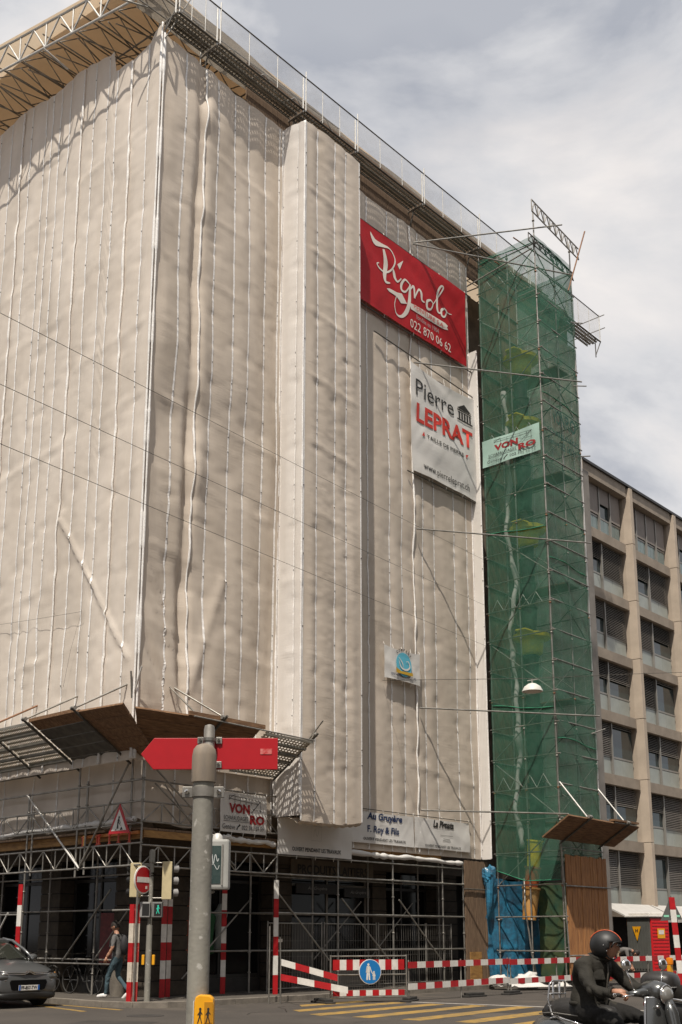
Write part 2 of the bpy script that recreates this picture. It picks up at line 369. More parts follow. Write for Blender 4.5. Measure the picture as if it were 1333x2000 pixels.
m2 = obj('road_line', MB().prism([(5.6,-3.3,GZ-.001),(5.72,-3.3,GZ-.001),(6.6,-9.5,GZ-.001),(6.48,-9.5,GZ-.001)], (0,0,.005)), M_['white_paint']); m2['kind'] = 'structure'
mk2 = thing('road_marking', 'pair of yellow lines on the road in front of the grey car', 'road marking', (-.8,1,GZ))
obj('stripe', MB().prism([(-.62,2.9,GZ-.001),(-.5,2.9,GZ-.001),(-.75,-.6,GZ-.001),(-.87,-.6,GZ-.001)], (0,0,.005)), M_['yellow_paint'], mk2)
obj('stripe', MB().prism([(-1.15,2.2,GZ-.001),(-1.0,2.2,GZ-.001),(-1.55,-.4,GZ-.001),(-1.7,-.4,GZ-.001)], (0,0,.005)), M_['yellow_paint'], mk2)

M_['patch'] = mat('road_patch_asphalt', (.042,.036,.031), .9, var=.3, vs=2, bump=.4, bs=60)
for k, (x, y, a_, b_, r_) in enumerate(((-4.2,-4.0,1.6,.7,.5),(1.9,-10.2,2.4,.8,.2),(-6.5,-8.5,1.0,.9,.9),(4.6,-6.6,.9,2.2,.35))):
    c, s_ = math.cos(r_), math.sin(r_); pp = [(x+c*p*a_-s_*q*b_, y+s_*p*a_+c*q*b_, GZ-.002) for p, q in ((-1,-1),(1,-1.05),(1.03,1),(-.97,1.02))]
    obj('road_patch', MB().prism(pp, (0,0,.0045)), M_['patch'], ground)
for k in range(5):
    x0, y0 = ((-6,-3),(-2,-6),(2,-9),(-7,-11),(0,-4))[k]; pts = [(x0+.35*i, y0+.5*float(vn(i*.6, k*3.1, 95))*2+.12*i*(k-2), GZ) for i in range(12)]; mb = MB()
    for p, q in zip(pts[:-1], pts[1:]): mb.add([(p[0],p[1]-.012,GZ+.003),(q[0],q[1]-.012,GZ+.003),(q[0],q[1]+.012,GZ+.003),(p[0],p[1]+.012,GZ+.003)], [(0,1,2,3)])
    obj('tar_seam', mb, M_['black'], ground, kind='stuff')
mh = thing('manhole_cover', 'round dark iron manhole cover in the road before the corner', 'manhole cover', (-1.6,-2.4,GZ))
obj('rim', MB().lathe([(.30,-.02),(.37,-.02),(.37,.006),(.30,.006)], (-1.6,-2.4,GZ), 28), M_['patch'], mh); obj('lid', MB().lathe([(.01,-.02),(.295,-.02),(.295,.004),(.01,.004)], (-1.6,-2.4,GZ), 28), M_['rubber'], mh)

# ------------------------------------------------------------------ the wrapped building
bld = thing('shop_building', 'stone shop building wrapped in pale sheeting with dark shopfronts at street level', 'building', (1.3, 1.3, SZ))
M_['stone'] = mat('shaded_sandstone', (.055,.042,.029), .85, var=.35, vs=5, bump=.4, bs=25)  # darkened stone: the arcade's shade is put into its colour
M_['stone_hi'] = mat('sandstone_upper', (.20,.165,.125), .85, var=.3, vs=2, bump=.3, bs=25)
M_['dark'] = mat('shop_interior', (.010,.009,.008), .9)  # near black: the gloom under the scaffold deck is put into the colour
M_['frame_dark'] = mat('dark_shop_frame', (.03,.027,.024), .5, var=.3)
M_['frame_pale'] = mat('pale_shop_frame', (.23,.21,.18), .5, var=.2)
M_['fascia'] = mat('shop_fascia', (.075,.057,.040), .7, var=.3, vs=3)
obj('wall', MB().box((1.6,1.6,4.2),(21.4,16,25.9)), M_['stone_hi'], bld)
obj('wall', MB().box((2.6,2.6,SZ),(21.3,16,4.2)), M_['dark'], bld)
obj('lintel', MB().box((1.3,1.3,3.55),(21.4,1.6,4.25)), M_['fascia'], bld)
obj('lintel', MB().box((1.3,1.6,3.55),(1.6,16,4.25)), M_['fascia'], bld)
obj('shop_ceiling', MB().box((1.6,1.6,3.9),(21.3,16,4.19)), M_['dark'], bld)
def pillar(x0, x1, y0, y1):
    z = SZ; k = 0
    while z < 3.5:
        h = min(.36, 3.55 - z); dd = random.uniform(-.008, .008)
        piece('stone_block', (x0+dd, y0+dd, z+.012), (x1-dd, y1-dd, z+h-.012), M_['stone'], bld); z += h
    obj('pillar_core', MB().box((x0+.03, y0+.03, SZ), (x1-.03, y1-.03, 3.55)), M_['dark'], bld)
for x0, x1, y0, y1 in ((1.3,2.6,1.3,2.6),(5.55,6.3,1.3,1.75),(9.75,10.4,1.3,1.75),(12.9,14.0,1.3,1.75),(1.3,1.75,5.0,5.9),(1.3,1.75,8.5,9.4),(17.5,18.4,1.3,1.75)):
    pillar(x0, x1, y0, y1)
def shopfront(axis, a0, a1, d, mullions, m, door=None, pale=False):
    """a glazed front along X (axis 0, at y=d) or along Y (axis 1, at x=d)"""
    f = lambda a, b, z: (a, b, z) if axis == 0 else (b, a, z)
    wn = obj('shop_window', MB().box(f(a0, d, .55), f(a1, d+.05, .65)).box(f(a0, d, 3.0), f(a1, d+.05, 3.08)), m, bld)
    for q in [a0] + mullions + [a1]:
        obj('mullion', MB().box(f(q-.035, d-.01, SZ), f(q+.035, d+.06, 3.5)), m, wn)
    obj('pane', MB().box(f(a0, d+.02, .66), f(a1, d+.03, 2.99)), M_['glass_dark'], wn)
    obj('sill', MB().box(f(a0, d-.06, SZ), f(a1, d+.08, .55)), m, wn)
    obj('transom_pane', MB().box(f(a0, d+.02, 3.09), f(a1, d+.03, 3.5)), M_['glass_dark'], wn)
    return wn
sw = shopfront(0, 2.65, 5.5, 1.75, [4.05], M_['frame_dark'])
sw2 = shopfront(0, 6.35, 9.7, 1.55, [8.0], M_['frame_pale'])
shopfront(0, 10.45, 12.85, 1.7, [11.6], M_['frame_dark'])
shopfront(1, 2.65, 4.95, 1.75, [3.8], M_['frame_dark'])
shopfront(1, 5.95, 8.45, 1.75, [7.2], M_['frame_dark'])
shopfront(1, 9.45, 13.5, 1.75, [11.4], M_['frame_dark'])
obj('door_panel', MB().box((6.5,1.48,.3),(7.35,1.53,2.0)), mat('grey_door_panel', (.085,.08,.072), .6, var=.2), sw2)
sg = thing('shop_sign', 'dark lettered sign over the dairy shop reading PRODUITS LAITIERS', 'sign', (8,1.27,3.3))
obj('board', MB().box((6.2,1.24,3.22),(9.72,1.29,3.72)), mat('sign_board_brown', (.12,.09,.058), .6, var=.25), sg)
text('lettering', 'PRODUITS LAITIERS', (0,1.23,0), XU, ZU, (6.45,3.32,9.45,3.58), M_['ink'], sg, bold=.02)
aw = thing('shop_awning', 'short dark awning board with white script above the dairy window', 'awning', (8,1.2,2.9))
obj('valance', MB().box((6.35,1.18,2.78),(8.1,1.22,3.06)).box((8.35,1.18,2.72),(9.5,1.22,3.0)), M_['ink'], aw)
text('lettering', 'Au Gruyère', (0,1.17,0), XU, ZU, (6.8,2.86,7.6,2.98), M_['ink_grey'], aw, shear=.3)
text('lettering', 'Au Gruyère', (0,1.17,0), XU, ZU, (8.6,2.80,9.3,2.92), M_['ink_grey'], aw, shear=.3)
# goods in the corner window
for k, (x, c, h) in enumerate(((3.25,(.40,.39,.36),1.0),(3.55,(.02,.10,.035),1.15),(3.95,(.36,.38,.36),1.25))):
    mk_ = mat('shop_garment_%d' % k, c, .8, var=.2)
    o = obj('shop_garment', MB().lathe([(.05,1.0),(.17,1.05),(.13,1.4),(.16,1.75),(.2,1.95),(.08,2.1),(.05,2.2)], (x,1.62,h-1.0), 12), mk_, smooth=True)
    tag(o, ('white skirted garment on display in the corner shop window', 'green jacket on display in the corner shop window', 'tall pale coat on display in the corner shop window')[k], 'garment', 'clothes in the shop window')
o = tag(obj('shop_poster', MB().box((2.75,1.66,1.2),(2.95,1.69,2.6)), mat('orange_poster', (.30,.05,.015), .6)), 'narrow orange red poster inside the corner shop window', 'poster')
o = tag(obj('shop_poster', MB().box((1.62,3.0,.9),(1.66,3.6,2.2)), mat('dull_red_poster', (.16,.02,.02), .6, var=.4, vs=8)), 'dull red poster in the window behind the walking man', 'poster')

# ------------------------------------------------------------------ sheeting
TIE = M_['tube_dark']
def sheeting(name, label, org, sd, nrm, seams, z0, ztop, thick=(), amp=.16, mat_=None, zbot=None, ridges=(), ext=None, step=.085, seed=0, bands=True, hang=None, edge=(1,1)):
    """vertical cloth: org + s*sd, z; panels between seams are parts, with eyelet bands and lace joints"""
    org = Vector(org); sd = Vector(sd); nrm = Vector(nrm); m = mat_ or M_['sheet']
    t = thing(name, label, 'sheeting', org + ZU*z0)
    S0, S1 = seams[0], seams[-1]
    zt = ztop if callable(ztop) else (lambda s: np.full(np.shape(s), float(ztop)))
    zb = zbot if callable(zbot) else (lambda s: np.full(np.shape(s), float(z0)))
    amp *= .5
    def disp(s, z):
        d = amp*1.5*vn(s/2.1, z/2.3, seed) + amp*.22*vn(s/.8, z/1.6, seed+3) + amp*.05*vn(s/.32, z/.45, seed+5) + .03*np.exp(-((((z+.1*s) % 2.0)-1.0)/.10)**2)*np.clip(vn(s/1.6, z/2.0, seed+6)+.3, 0, 1) + .012*vn(s/.2, z/.1, seed+9)
        for a, b in zip(seams[:-1], seams[1:]):
            u = np.clip((s-a)/(b-a), 0, 1); inside = (s >= a) & (s <= b)
            d = d + np.where(inside, (.030*np.sin(PI*u))*(1+1.2*vn(s*0+a, z/1.7, seed+7)), 0)
        for k, a in enumerate(seams):
            ph = (z + .37*k + .8*vn(np.zeros_like(z)+a*3.1, np.floor(z/2.0)*1.7, 2)) % 2.0
            ds = s-a
            d = d - .022*np.exp(-(ds/.22)**2 - ((ph-1.0)/.16)**2)
            if a in thick:
                g = np.exp(-np.abs(ds)/.38)
                d = d + min(1, amp/.1)*g*.13*vn(s/.55 + z/1.6, z/.75, seed+13+k) + min(1, amp/.1)*g*.05*vn(s/.14+z/.7, z/1.3, seed+14+k)
        for (sa, za, sb, zb_, wd, hh) in ridges:
            dx, dz = sb-sa, zb_-za; L = math.hypot(dx, dz); u = ((s-sa)*dx+(z-za)*dz)/L/L
            dist = ((s-sa)*dz-(z-za)*dx)/L
            d = d + hh*np.exp(-(dist/wd)**2)*((u > 0) & (u < 1))
        if ext: d = d + ext(s, z)
        e0 = np.clip((s-S0)/.35, 0, 1) if edge[0] else 1.0; e1 = np.clip((S1-s)/.35, 0, 1) if edge[1] else 1.0
        return d*e0*e1
    def pos(s, z, off=0.0):
        d = disp(s, z) + off
        return np.stack([org.x + sd.x*s + nrm.x*d, org.y + sd.y*s + nrm.y*d, z], -1)
    for a, b in zip(seams[:-1], seams[1:]):
        ns = max(4, int((b-a)/step)+1); s = np.linspace(a, b, ns); nz = int((float(np.max(zt(s)))-float(np.min(zb(s))))/step)+2
        tt = np.linspace(0, 1, nz); Sg, Tg = np.meshgrid(s, tt, indexing='ij'); Z = zb(Sg)*(1-Tg) + zt(Sg)*Tg
        P = pos(Sg, Z).reshape(-1, 3)
        obj('sheet_panel', MB().grid(P, ns, nz), m, t, smooth=True)
    if bands:
        ties = MB()
        for k, a in enumerate(seams):
            z = np.arange(float(zb(np.array([a]))[0])+.02, float(zt(np.array([a]))[0])-.02, .07); sarr = np.full_like(z, a)
            wob = .012*vn(z/2.6, z*0+a, 21)
            big = a in thick
            if big:
                c = pos(sarr + 1.0*wob, z, .045)
                rr = [.020 + .018*abs(float(vn(q/.9, a, 17)))*2 + (.010 if int(q/.9) % 3 == 0 else 0) for q in z]
                obj('lace_joint', MB().path([tuple(p) for p in c], rr, 7), M_['band'], t, smooth=True)
            else:
                L = pos(sarr - .028 + wob, z, .012); R = pos(sarr + .028 + wob, z, .012); mbb = MB()
                vs = [];
                for p, q in zip(L, R): vs += [tuple(p), tuple(q)]
                mbb.add(vs, [(2*i, 2*i+1, 2*i+3, 2*i+2) for i in range(len(z)-1)])
                obj('eyelet_band', mbb, M_['band'], t)
            for q in z:
                if (q + .37*k) % 2.0 < .07 or (q + .37*k + .42) % 2.0 < .07:
                    p = Vector(pos(np.array([a]), np.array([q]), .02)[0]); (ties.obox(p, sd*.011, nrm*.008, ZU*.012) if random.random() < .45 else None)
        o = obj('sheet_tie', ties, TIE, t, kind='stuff')
    return t, pos
def ztl(v): return np.where(v > 2.15, 26.32 + .09*np.clip(v-2.15, 0, 9) + .08*np.sin(v*2.1), 25.55 + .35*np.exp(-((v-.1)/.45)**2) - .12*np.sin(np.clip(v/2.1, 0, 1)*PI))
lf, lpos = sheeting('scaffold_sheeting', 'tall pale sheeting over the left street front in full sun', (-.34, 0, 0), (0,1,0), (-1,0,0),
    [.0,.57,1.27,1.97,2.39,3.03,3.58,4.26,4.75,5.18,5.53,6.31,6.77,7.5,8.15,8.8,9.4,10.1,10.8,11.6], 5.6, ztl, thick=(0.,1.27,3.58,6.77,9.4), seed=1, amp=.055,
    ridges=((3.5,12.4,.3,8.0,.05,.06),(3.4,12.6,5.3,6.4,.14,.05)), edge=(1,0))
def flap(s, z):
    left = 1/(1+np.exp((s-1.48)/.05)); env = np.clip((14.5-z)/5, 0, 1)*np.clip((s+.1)/.5, 0, 1)*left
    f = env*.11*vn((s*.9+z*.32)/.16, (z-s*.5)/3.0, 90) + env*.06*vn((s*.8+z*.5)/.09, z/2.0, 91)
    f = f - .16*np.exp(-((s-1.33)/.13)**2)*(.45+1.3*np.clip(vn(z/1.1, z*0+2, 92)+.25, 0, 1))
    return f + .10*np.exp(-((s-1.62)/.22)**2)*np.clip(vn(z/1.6, z*0+5, 93)+.2, 0, 1) + .13*vn(s/1.6, z/3.3, 94)
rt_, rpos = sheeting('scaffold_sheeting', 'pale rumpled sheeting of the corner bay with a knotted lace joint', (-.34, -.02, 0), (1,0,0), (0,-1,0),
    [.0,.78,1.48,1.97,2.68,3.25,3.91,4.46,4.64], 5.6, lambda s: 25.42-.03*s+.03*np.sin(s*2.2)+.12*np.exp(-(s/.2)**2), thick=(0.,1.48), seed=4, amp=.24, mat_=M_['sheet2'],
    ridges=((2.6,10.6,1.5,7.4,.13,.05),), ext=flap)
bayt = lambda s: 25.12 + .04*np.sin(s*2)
br, _ = sheeting('scaffold_sheeting', 'narrow sunlit sheeting return at the left side of the projecting bay', (4.3, 0, 0), (0,-1,0), (-1,0,0), [0.,.62,.93], 4.62, lambda s: 25.3-.15*s, thick=(0.,.93), seed=6, amp=.04, mat_=M_['sheet_sunlit'])
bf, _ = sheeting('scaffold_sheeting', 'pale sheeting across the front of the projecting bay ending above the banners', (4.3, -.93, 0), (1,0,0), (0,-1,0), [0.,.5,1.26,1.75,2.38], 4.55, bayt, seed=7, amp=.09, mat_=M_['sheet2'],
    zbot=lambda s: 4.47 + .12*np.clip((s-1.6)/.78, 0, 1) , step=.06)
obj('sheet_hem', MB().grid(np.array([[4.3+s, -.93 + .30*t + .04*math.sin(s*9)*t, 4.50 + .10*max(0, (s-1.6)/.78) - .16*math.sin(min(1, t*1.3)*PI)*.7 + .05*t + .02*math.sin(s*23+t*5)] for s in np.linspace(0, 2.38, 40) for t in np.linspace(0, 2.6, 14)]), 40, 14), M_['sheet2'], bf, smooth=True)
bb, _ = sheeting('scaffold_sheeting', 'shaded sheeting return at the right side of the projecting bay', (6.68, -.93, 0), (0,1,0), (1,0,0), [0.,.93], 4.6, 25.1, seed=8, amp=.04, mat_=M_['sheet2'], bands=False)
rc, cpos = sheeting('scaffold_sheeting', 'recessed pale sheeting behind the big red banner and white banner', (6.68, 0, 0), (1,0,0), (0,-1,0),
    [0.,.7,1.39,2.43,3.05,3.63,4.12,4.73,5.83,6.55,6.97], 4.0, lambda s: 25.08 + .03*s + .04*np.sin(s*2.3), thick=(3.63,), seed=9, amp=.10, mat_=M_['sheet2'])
rr_, _ = sheeting('scaffold_sheeting', 'narrow bright sheeting return beside the green netted tower', (13.65, 0, 0), (0,-1,0), (-1,0,0), [0.,.36], 4.0, 21.8, thick=(0.,), seed=10, amp=.05, mat_=M_['sheet_sunlit'])
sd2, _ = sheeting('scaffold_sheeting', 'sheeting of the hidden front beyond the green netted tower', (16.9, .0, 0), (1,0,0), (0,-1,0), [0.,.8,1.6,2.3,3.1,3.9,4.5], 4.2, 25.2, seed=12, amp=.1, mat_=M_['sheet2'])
# low sheets behind the street level scaffolding
lw, _ = sheeting('scaffold_sheeting', 'low grey sheeting behind the scaffold rails under the left canopy', (.12, 0.1, 0), (0,1,0), (-1,0,0), [0.,1.2,2.2,3.5,4.6,6.0,7.4,9.0,11.0], 4.2, 5.75, seed=14, amp=.16, zbot=lambda s: 4.22 + .07*np.sin(s*3.1) + .04*np.sin(s*7.7), edge=(1,0))
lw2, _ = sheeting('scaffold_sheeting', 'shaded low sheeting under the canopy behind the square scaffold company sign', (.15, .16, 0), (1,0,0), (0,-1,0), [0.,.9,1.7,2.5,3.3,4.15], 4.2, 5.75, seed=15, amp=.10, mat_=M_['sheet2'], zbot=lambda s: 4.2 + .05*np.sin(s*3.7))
# rolled lower edges of the sheeting
def roll(label, p, q, n=46, sag=.05):
    p = Vector(p); q = Vector(q); pts = []; rr = []
    for i in range(n):
        t = i/(n-1); a = p.lerp(q, t); a.z += sag*float(vn(t*9, p.x, 31))*2; pts.append(a); rr.append(.05 + .05*abs(float(vn(t*17, p.y+2, 33)))*2)
    tag(obj('rolled_sheet', MB().path(pts, rr, 8), M_['vinyl'], smooth=True), label, 'sheet')
roll('white sheet edge rolled up along the left scaffold deck', (-.05, .2, 4.27), (-.05, 5.9, 4.2))
roll('white sheet edge rolled up under the shop opening banners', (6.9,-.03,3.86), (12.5,-.03,3.84), 60)
roll('short white sheet edge rolled up below the square company sign', (1.9,-.03,3.98), (4.3,-.03,3.92))

# ------------------------------------------------------------------ temporary roof
roof = thing('temporary_roof', 'temporary cream roof on lattice girders over the wrapped building', 'roof', (4,4,27))
def eave(v): return -1.12 - .112*v               # plan line of the left eave
def ezl(v): return 26.17 + .118*v                # lower chord height
def girder(name, a, b, h, m, parent, n, r=.026, posts=True, warren=True):
    a = Vector(a); b = Vector(b)
    g = obj(name, MB().tube(a, b, r).tube(a+ZU*h, b+ZU*h, r), m, parent, smooth='auto')
    for i in range(n):
        p = a.lerp(b, i/n); q = a.lerp(b, (i+1)/n); mid = a.lerp(b, (i+.5)/n)
        tube('strut', p, mid + ZU*h if warren else q + ZU*h, r*.8, m, g, 6)
        if warren: tube('strut', mid + ZU*h, q, r*.8, m, g, 6)
        if posts: tube('strut', p, p + ZU*h, r*.8, m, g, 6)
    return g
girder('edge_girder', (eave(-.7), -.7, ezl(-.7)), (eave(12), 12, ezl(12)), .85, M_['steel_white'], roof, 11, .034)
rz0 = lambda v: ezl(v) + .9
P = [(eave(v)-.08 + (12.5)*t, v, rz0(v) + .02*t + .03*math.sin(v*3.2)*math.sin(t*PI)) for v in np.linspace(.25, 12, 40) for t in np.linspace(0, 1, 16)]
obj('roof_sheet', MB().grid(np.array(P), 40, 16), M_['tarp_cream'], roof, smooth=True)
P = [(-1.1 + 20.5*s, .25 + 11*t, 27.12 + .35*max(0, 1-s*2.5) + .5*t + .04*math.sin(s*25)) for s in np.linspace(0, 1, 50) for t in np.linspace(0, 1, 12)]
obj('roof_sheet', MB().grid(np.array(P), 50, 12), M_['tarp_cream'], roof, smooth=True)
P = [(-1.1 + 20.5*s, .25 - .03*math.sin(t*3+s*31), 25.97 + (27.12 + .35*max(0, 1-s*2.5) - 25.97)*t + .02*math.sin(s*40)) for s in np.linspace(0, 1, 60) for t in np.linspace(0, 1, 6)]
obj('roof_edge_sheet', MB().grid(np.array(P), 60, 6), mat('fascia_mesh', (.30,.25,.19), .85, var=.2, vs=5, bump=.4, bs=30), roof, smooth=True)
for k in range(15):
    v = .15 + .8*k
    girder('rafter', (eave(v)+.05, v, ezl(v)-.02), (7, v, ezl(v)+.25), .62, M_['galv_dull'], roof, 6, .021, posts=False)
for k in range(4):
    x = .2 + 1.7*k
    tube('purlin', (x, .1, 26.5+.05*k), (x, 12, 27.9), .024, M_['galv_dull'], roof)
for k in range(9):
    v = .4 + 1.25*k; tube('cross_brace', (eave(v)+.3, v, ezl(v)+.1), (2.6, v+1.1, ezl(v)+.3), .02, M_['galv_dull'], roof, 6)
    tube('cross_brace', (eave(v)+.3, v+1.1, ezl(v)+.2), (2.6, v, ezl(v)+.3), .02, M_['galv_dull'], roof, 6)
for k in range(12):
    u = 2.2 + 1.6*k
    girder('rafter', (u, .3, 26.4), (u, 6, 26.7), .5, M_['tube_dark'], roof, 5, .022)
tube('short_tube', (eave(.35)-.35, .35, 26.0), (eave(.35)+.25, .0, 25.95), .026, M_['galv'], roof)
tube('short_tube', (eave(3.6)-.3, 3.6, 26.25), (eave(3.6)+.5, 3.5, 26.0), .026, M_['steel_white'], roof)
wd = thing('roof_timber', 'brown boarding under the roof edge between sheeting and walkway', 'boarding', (6,.5,25.6))
for k in range(14):
    piece('board', (2.9+1.3*k, .16, 25.12), (4.18+1.3*k, .21, 26.9), M_['wood_old'], wd)
# right-hand eave walkway
wk = thing('scaffold_walkway', 'steel scaffold walkway with guard rail running under the right roof edge', 'walkway', (8,0,25.95))
GP = [-.3, 1.18, 4.66, 7.06, 10.53, 13.84, 17.2, 20.0, 22.65]
for a, b in zip(GP[:-1], GP[1:]):
    n = max(1, round((b-a)/2.6)); 
    for q in range(n):
        x0 = a + (b-a)*q/n + .03; x1 = a + (b-a)*(q+1)/n - .03
        for j in range(2):
            y0 = -.5 + .31*j; y1 = y0 + .29
            dp = obj('deck_plank', MB().box((x0,y0,25.985),(x1,y1,25.99)), M_['deck'], wk)
            obj('plank_rim', MB().box((x0,y0,25.93),(x1,y0+.03,25.984)).box((x0,y1-.03,25.93),(x1,y1,25.984)).box((x0,(y0+y1)/2-.012,25.94),(x1,(y0+y1)/2+.012,25.984)), M_['deck_solid'], dp)
    tube('guard_rail', (a, -.5, 27.13), (b, -.5, 27.13), .02, M_['tube_dark'], wk)
    tube('bearer', (a, -.55, 25.9), (a, .25, 25.9), .03, M_['galv_dull'], wk)
    tube('edge_tube', (a, -.52, 25.93), (b, -.52, 25.93), .024, M_['tube_dark'], wk)
    tube('guard_post', (a-.05, -.5, 25.85), (a-.05, -.5, 27.05), .026, M_['steel_white'], wk)
    tube('guard_post', (a+.07, -.5, 25.95), (a+.07, -.5, 27.35), .022, M_['steel_white'], wk)
    for f in (.34, .67): tube('mesh_post', (a+(b-a)*f, -.5, 26.0), (a+(b-a)*f, -.5, 27.1), .013, M_['steel_white'], wk, 6)
    obj('guard_mesh', MB().box((a+.08, -.502, 26.05), (b-.08, -.498, 27.1)), M_['mesh_grey'], wk)
    tube('bracket', (a, .2, 25.0), (a, -.1, 25.9), .022, M_['tube_dark'], wk)
    tube('bracket_post', (a, .25, 24.6), (a, .25, 26.6), .026, M_['galv_dull'], wk)
tube('guard_post', (22.65,-.5,25.9), (22.65,-.5,27.2), .024, M_['steel_white'], wk)
for z in (26.5, 27.1): tube('end_rail', (22.65,-.75,z), (22.65,.9,z), .02, M_['galv'], wk)
tube('hanging_post', (22.3,-.45,25.1), (22.3,-.45,25.95), .022, M_['tube_dark'], wk); tube('bracket', (22.3,-.45,25.2), (22.65,-.5,25.9), .02, M_['tube_dark'], wk)
tube('bearer', (20.2,-.4,25.4), (22.3,-.4,25.75), .022, M_['galv_dull'], wk)
tube('corner_brace', (-.36,-.1,25.3), (.25,-.5,26.9), .02, M_['galv_dull'], wk); tube('corner_brace', (-.36,-.05,25.5), (-.3,-.55,26.2), .02, M_['galv_dull'], wk)

# ------------------------------------------------------------------ street-level scaffolding
scf = thing('scaffold', 'tube scaffolding with lattice girders carrying the deck above the shopfronts', 'scaffolding', (0,0,SZ))
G = M_['galv']
def post(x, y, z0, z1, r=.026, m=G, base=True):
    tube('standard', (x,y,z0), (x,y,z1), r, m, scf)
    if base and z0 < .4: piece('base_plate', (x-.08,y-.08,SZ), (x+.08,y+.08,SZ+.012), m, scf)
    for z in np.arange(.7, z1, .5):
        if z > z0: tube('collar', (x,y,z), (x,y,z+.025), r*1.75, m, scf)
UX = [0, 4.39, 6.76, 9.12, 11.5, 12.56]
for x in UX[1:]: post(x, 0, SZ, 3.9)
post(0, 0, SZ, 5.75); post(-.0, .42, 3.0, 5.7)
for x in UX[1:] + [2.6]: post(x, .95, SZ, 4.1, m=M_['galv_dull'])
for z in (3.66, 3.18, 2.2, 1.25):
    xs = UX if z > 3 else UX[1:]
    for a, b in zip(xs[:-1], xs[1:]): tube('ledger', (a,-.03,z), (b,-.03,z), .024, G, scf)
for z in (3.18, 2.2, 1.25):
    for a, b in zip([2.6]+UX[1:-1], UX[1:]): tube('ledger', (a,.98,z), (b,.98,z), .024, M_['galv_dull'], scf)
for x in UX:
    for z in (3.2, 2.2): tube('transom', (x,0,z), (x,.95,z), .022, M_['galv_dull'], scf)
for a, b, c, d in ((4.41,2.69,6.34,1.0),(6.85,2.62,8.84,.98),(9.33,2.64,11.36,.89)): tube('brace', (a,-.055,c if False else b), (c,-.055,d), .022, G, scf)
for a, b, c, d in ((6.9,1.0,8.9,2.6),(9.3,1.0,11.3,2.6),(4.5,2.6,2.2,.6)): tube('brace', (a,1.02,b), (c,1.02,d), .02, M_['galv_dull'], scf)
def lattice(p, q, h, n, m=G):
    p = Vector(p); q = Vector(q)
    for i in range(n):
        a = p.lerp(q, i/n); b = p.lerp(q, (i+1)/n); c = p.lerp(q, (i+.5)/n)
        tube('lattice_strut', a + ZU*(h if i % 2 else 0), b + ZU*(0 if i % 2 else h), .017, m, scf, 6)
        tube('lattice_strut', b, b + ZU*h, .017, m, scf, 6)
lattice((0,-.03,3.19), (4.39,-.03,3.19), .46, 9)
lattice((0,-.03,4.2), (4.39,-.03,4.2), .45, 8, M_['galv_dull'])
for z in (4.2, 4.66, 5.16): tube('ledger', (0,-.03,z), (4.39,-.03,z), .022, M_['galv_dull'], scf)
tube('brace', (.1,-.05,5.6), (2.3,-.05,4.0), .022, M_['galv_dull'], scf); tube('brace', (.3,-.06,5.1), (2.9,-.06,3.3), .022, M_['galv_dull'], scf)
tube('brace', (1.6,-.05,4.1), (.6,-.05,5.1), .018, M_['galv_dull'], scf)
# left side
for z in (3.2, 3.70, 4.15, 4.66, 5.16):
    tube('ledger', (-.1,-.1,z), (-.1,7.2,z), .024, G, scf); tube('ledger', (-.1,7.2,z), (-.1,13,z), .024, G, scf)
lattice((-.1,.1,3.2), (-.1,6.9,3.2), .5, 13); lattice((-.1,.1,4.17), (-.1,6.9,4.17), .48, 11)
lattice((-.1,6.9,3.2), (-.1,13,3.2), .5, 11)
for y, a, b in ((2.37,3.0,5.7),(2.02,3.05,5.3),(4.53,SZ,5.2),(4.3,3.1,4.8),(9.2,SZ,5.2),(7.0,3.1,5.2)): post(-.1, y, a, b)
tube('brace', (-.15,4.58,5.17), (-.15,2.15,3.2), .026, M_['steel_white'], scf); tube('brace', (-.14,.39,5.58), (-.14,2.21,3.16), .024, G, scf)
for y in (3.05, 5.1, 7.4, 9.6): post(1.05, y, SZ, 4.1, m=M_['galv_dull'])
for z in (1.05, 2.25, 3.1): tube('ledger', (1.05,1.7,z), (1.05,11,z), .022, M_['galv_dull'], scf)
tube('ledger', (1.0,2.0,.95), (1.0,6.6,.95), .022, G, scf)
tube('brace', (1.0,4.3,1.0), (1.0,2.4,2.75), .022, G, scf); tube('brace', (1.0,3.0,1.0), (1.0,1.6,2.3), .02, M_['galv_dull'], scf); tube('brace', (-.1,6.6,.5), (-.1,5.2,2.2), .022, M_['steel_white'], scf)
tube('ledger', (-.1,4.5,2.15), (-.1,7.5,2.15), .022, G, scf)
# deck of the crossing gallery: timbers and boards
dk = thing('scaffold_deck', 'plank deck with yellow edge timbers at first floor level of the scaffolding', 'deck', (2,1,4))
for k in range(24):
    piece('deck_board', (.0+.52*k, .02, 4.02), (.5+.52*k, 1.25, 4.07), M_['wood_old'], dk)
for k in range(22): piece('deck_board', (-.08, 1.3+.52*k, 4.02), (1.25, 1.8+.52*k, 4.07), M_['wood_old'], dk)
for a, b in ((.1,2.1),(2.3,4.4),(4.45,6.7),(6.8,9.1),(9.15,11.5)): piece('edge_timber', (a, .03, 3.84+random.uniform(-.02,.02)), (b, .11, 4.015), M_['timber'], dk)
for a, b in ((.1,2.0),(2.05,4.5),(4.6,6.9),(7,9.5)): piece('edge_timber', (.06, a, 3.80+random.uniform(-.02,.02)), (.14, b, 4.015), M_['timber'], dk)
piece('edge_timber', (-.02, .1, 3.92), (.05, 2.2, 3.99), mat('orange_timber', (.55,.2,.05), .6, var=.2), dk)
M_['pink'] = mat('orange_red_clip', (.62,.09,.05), .5)
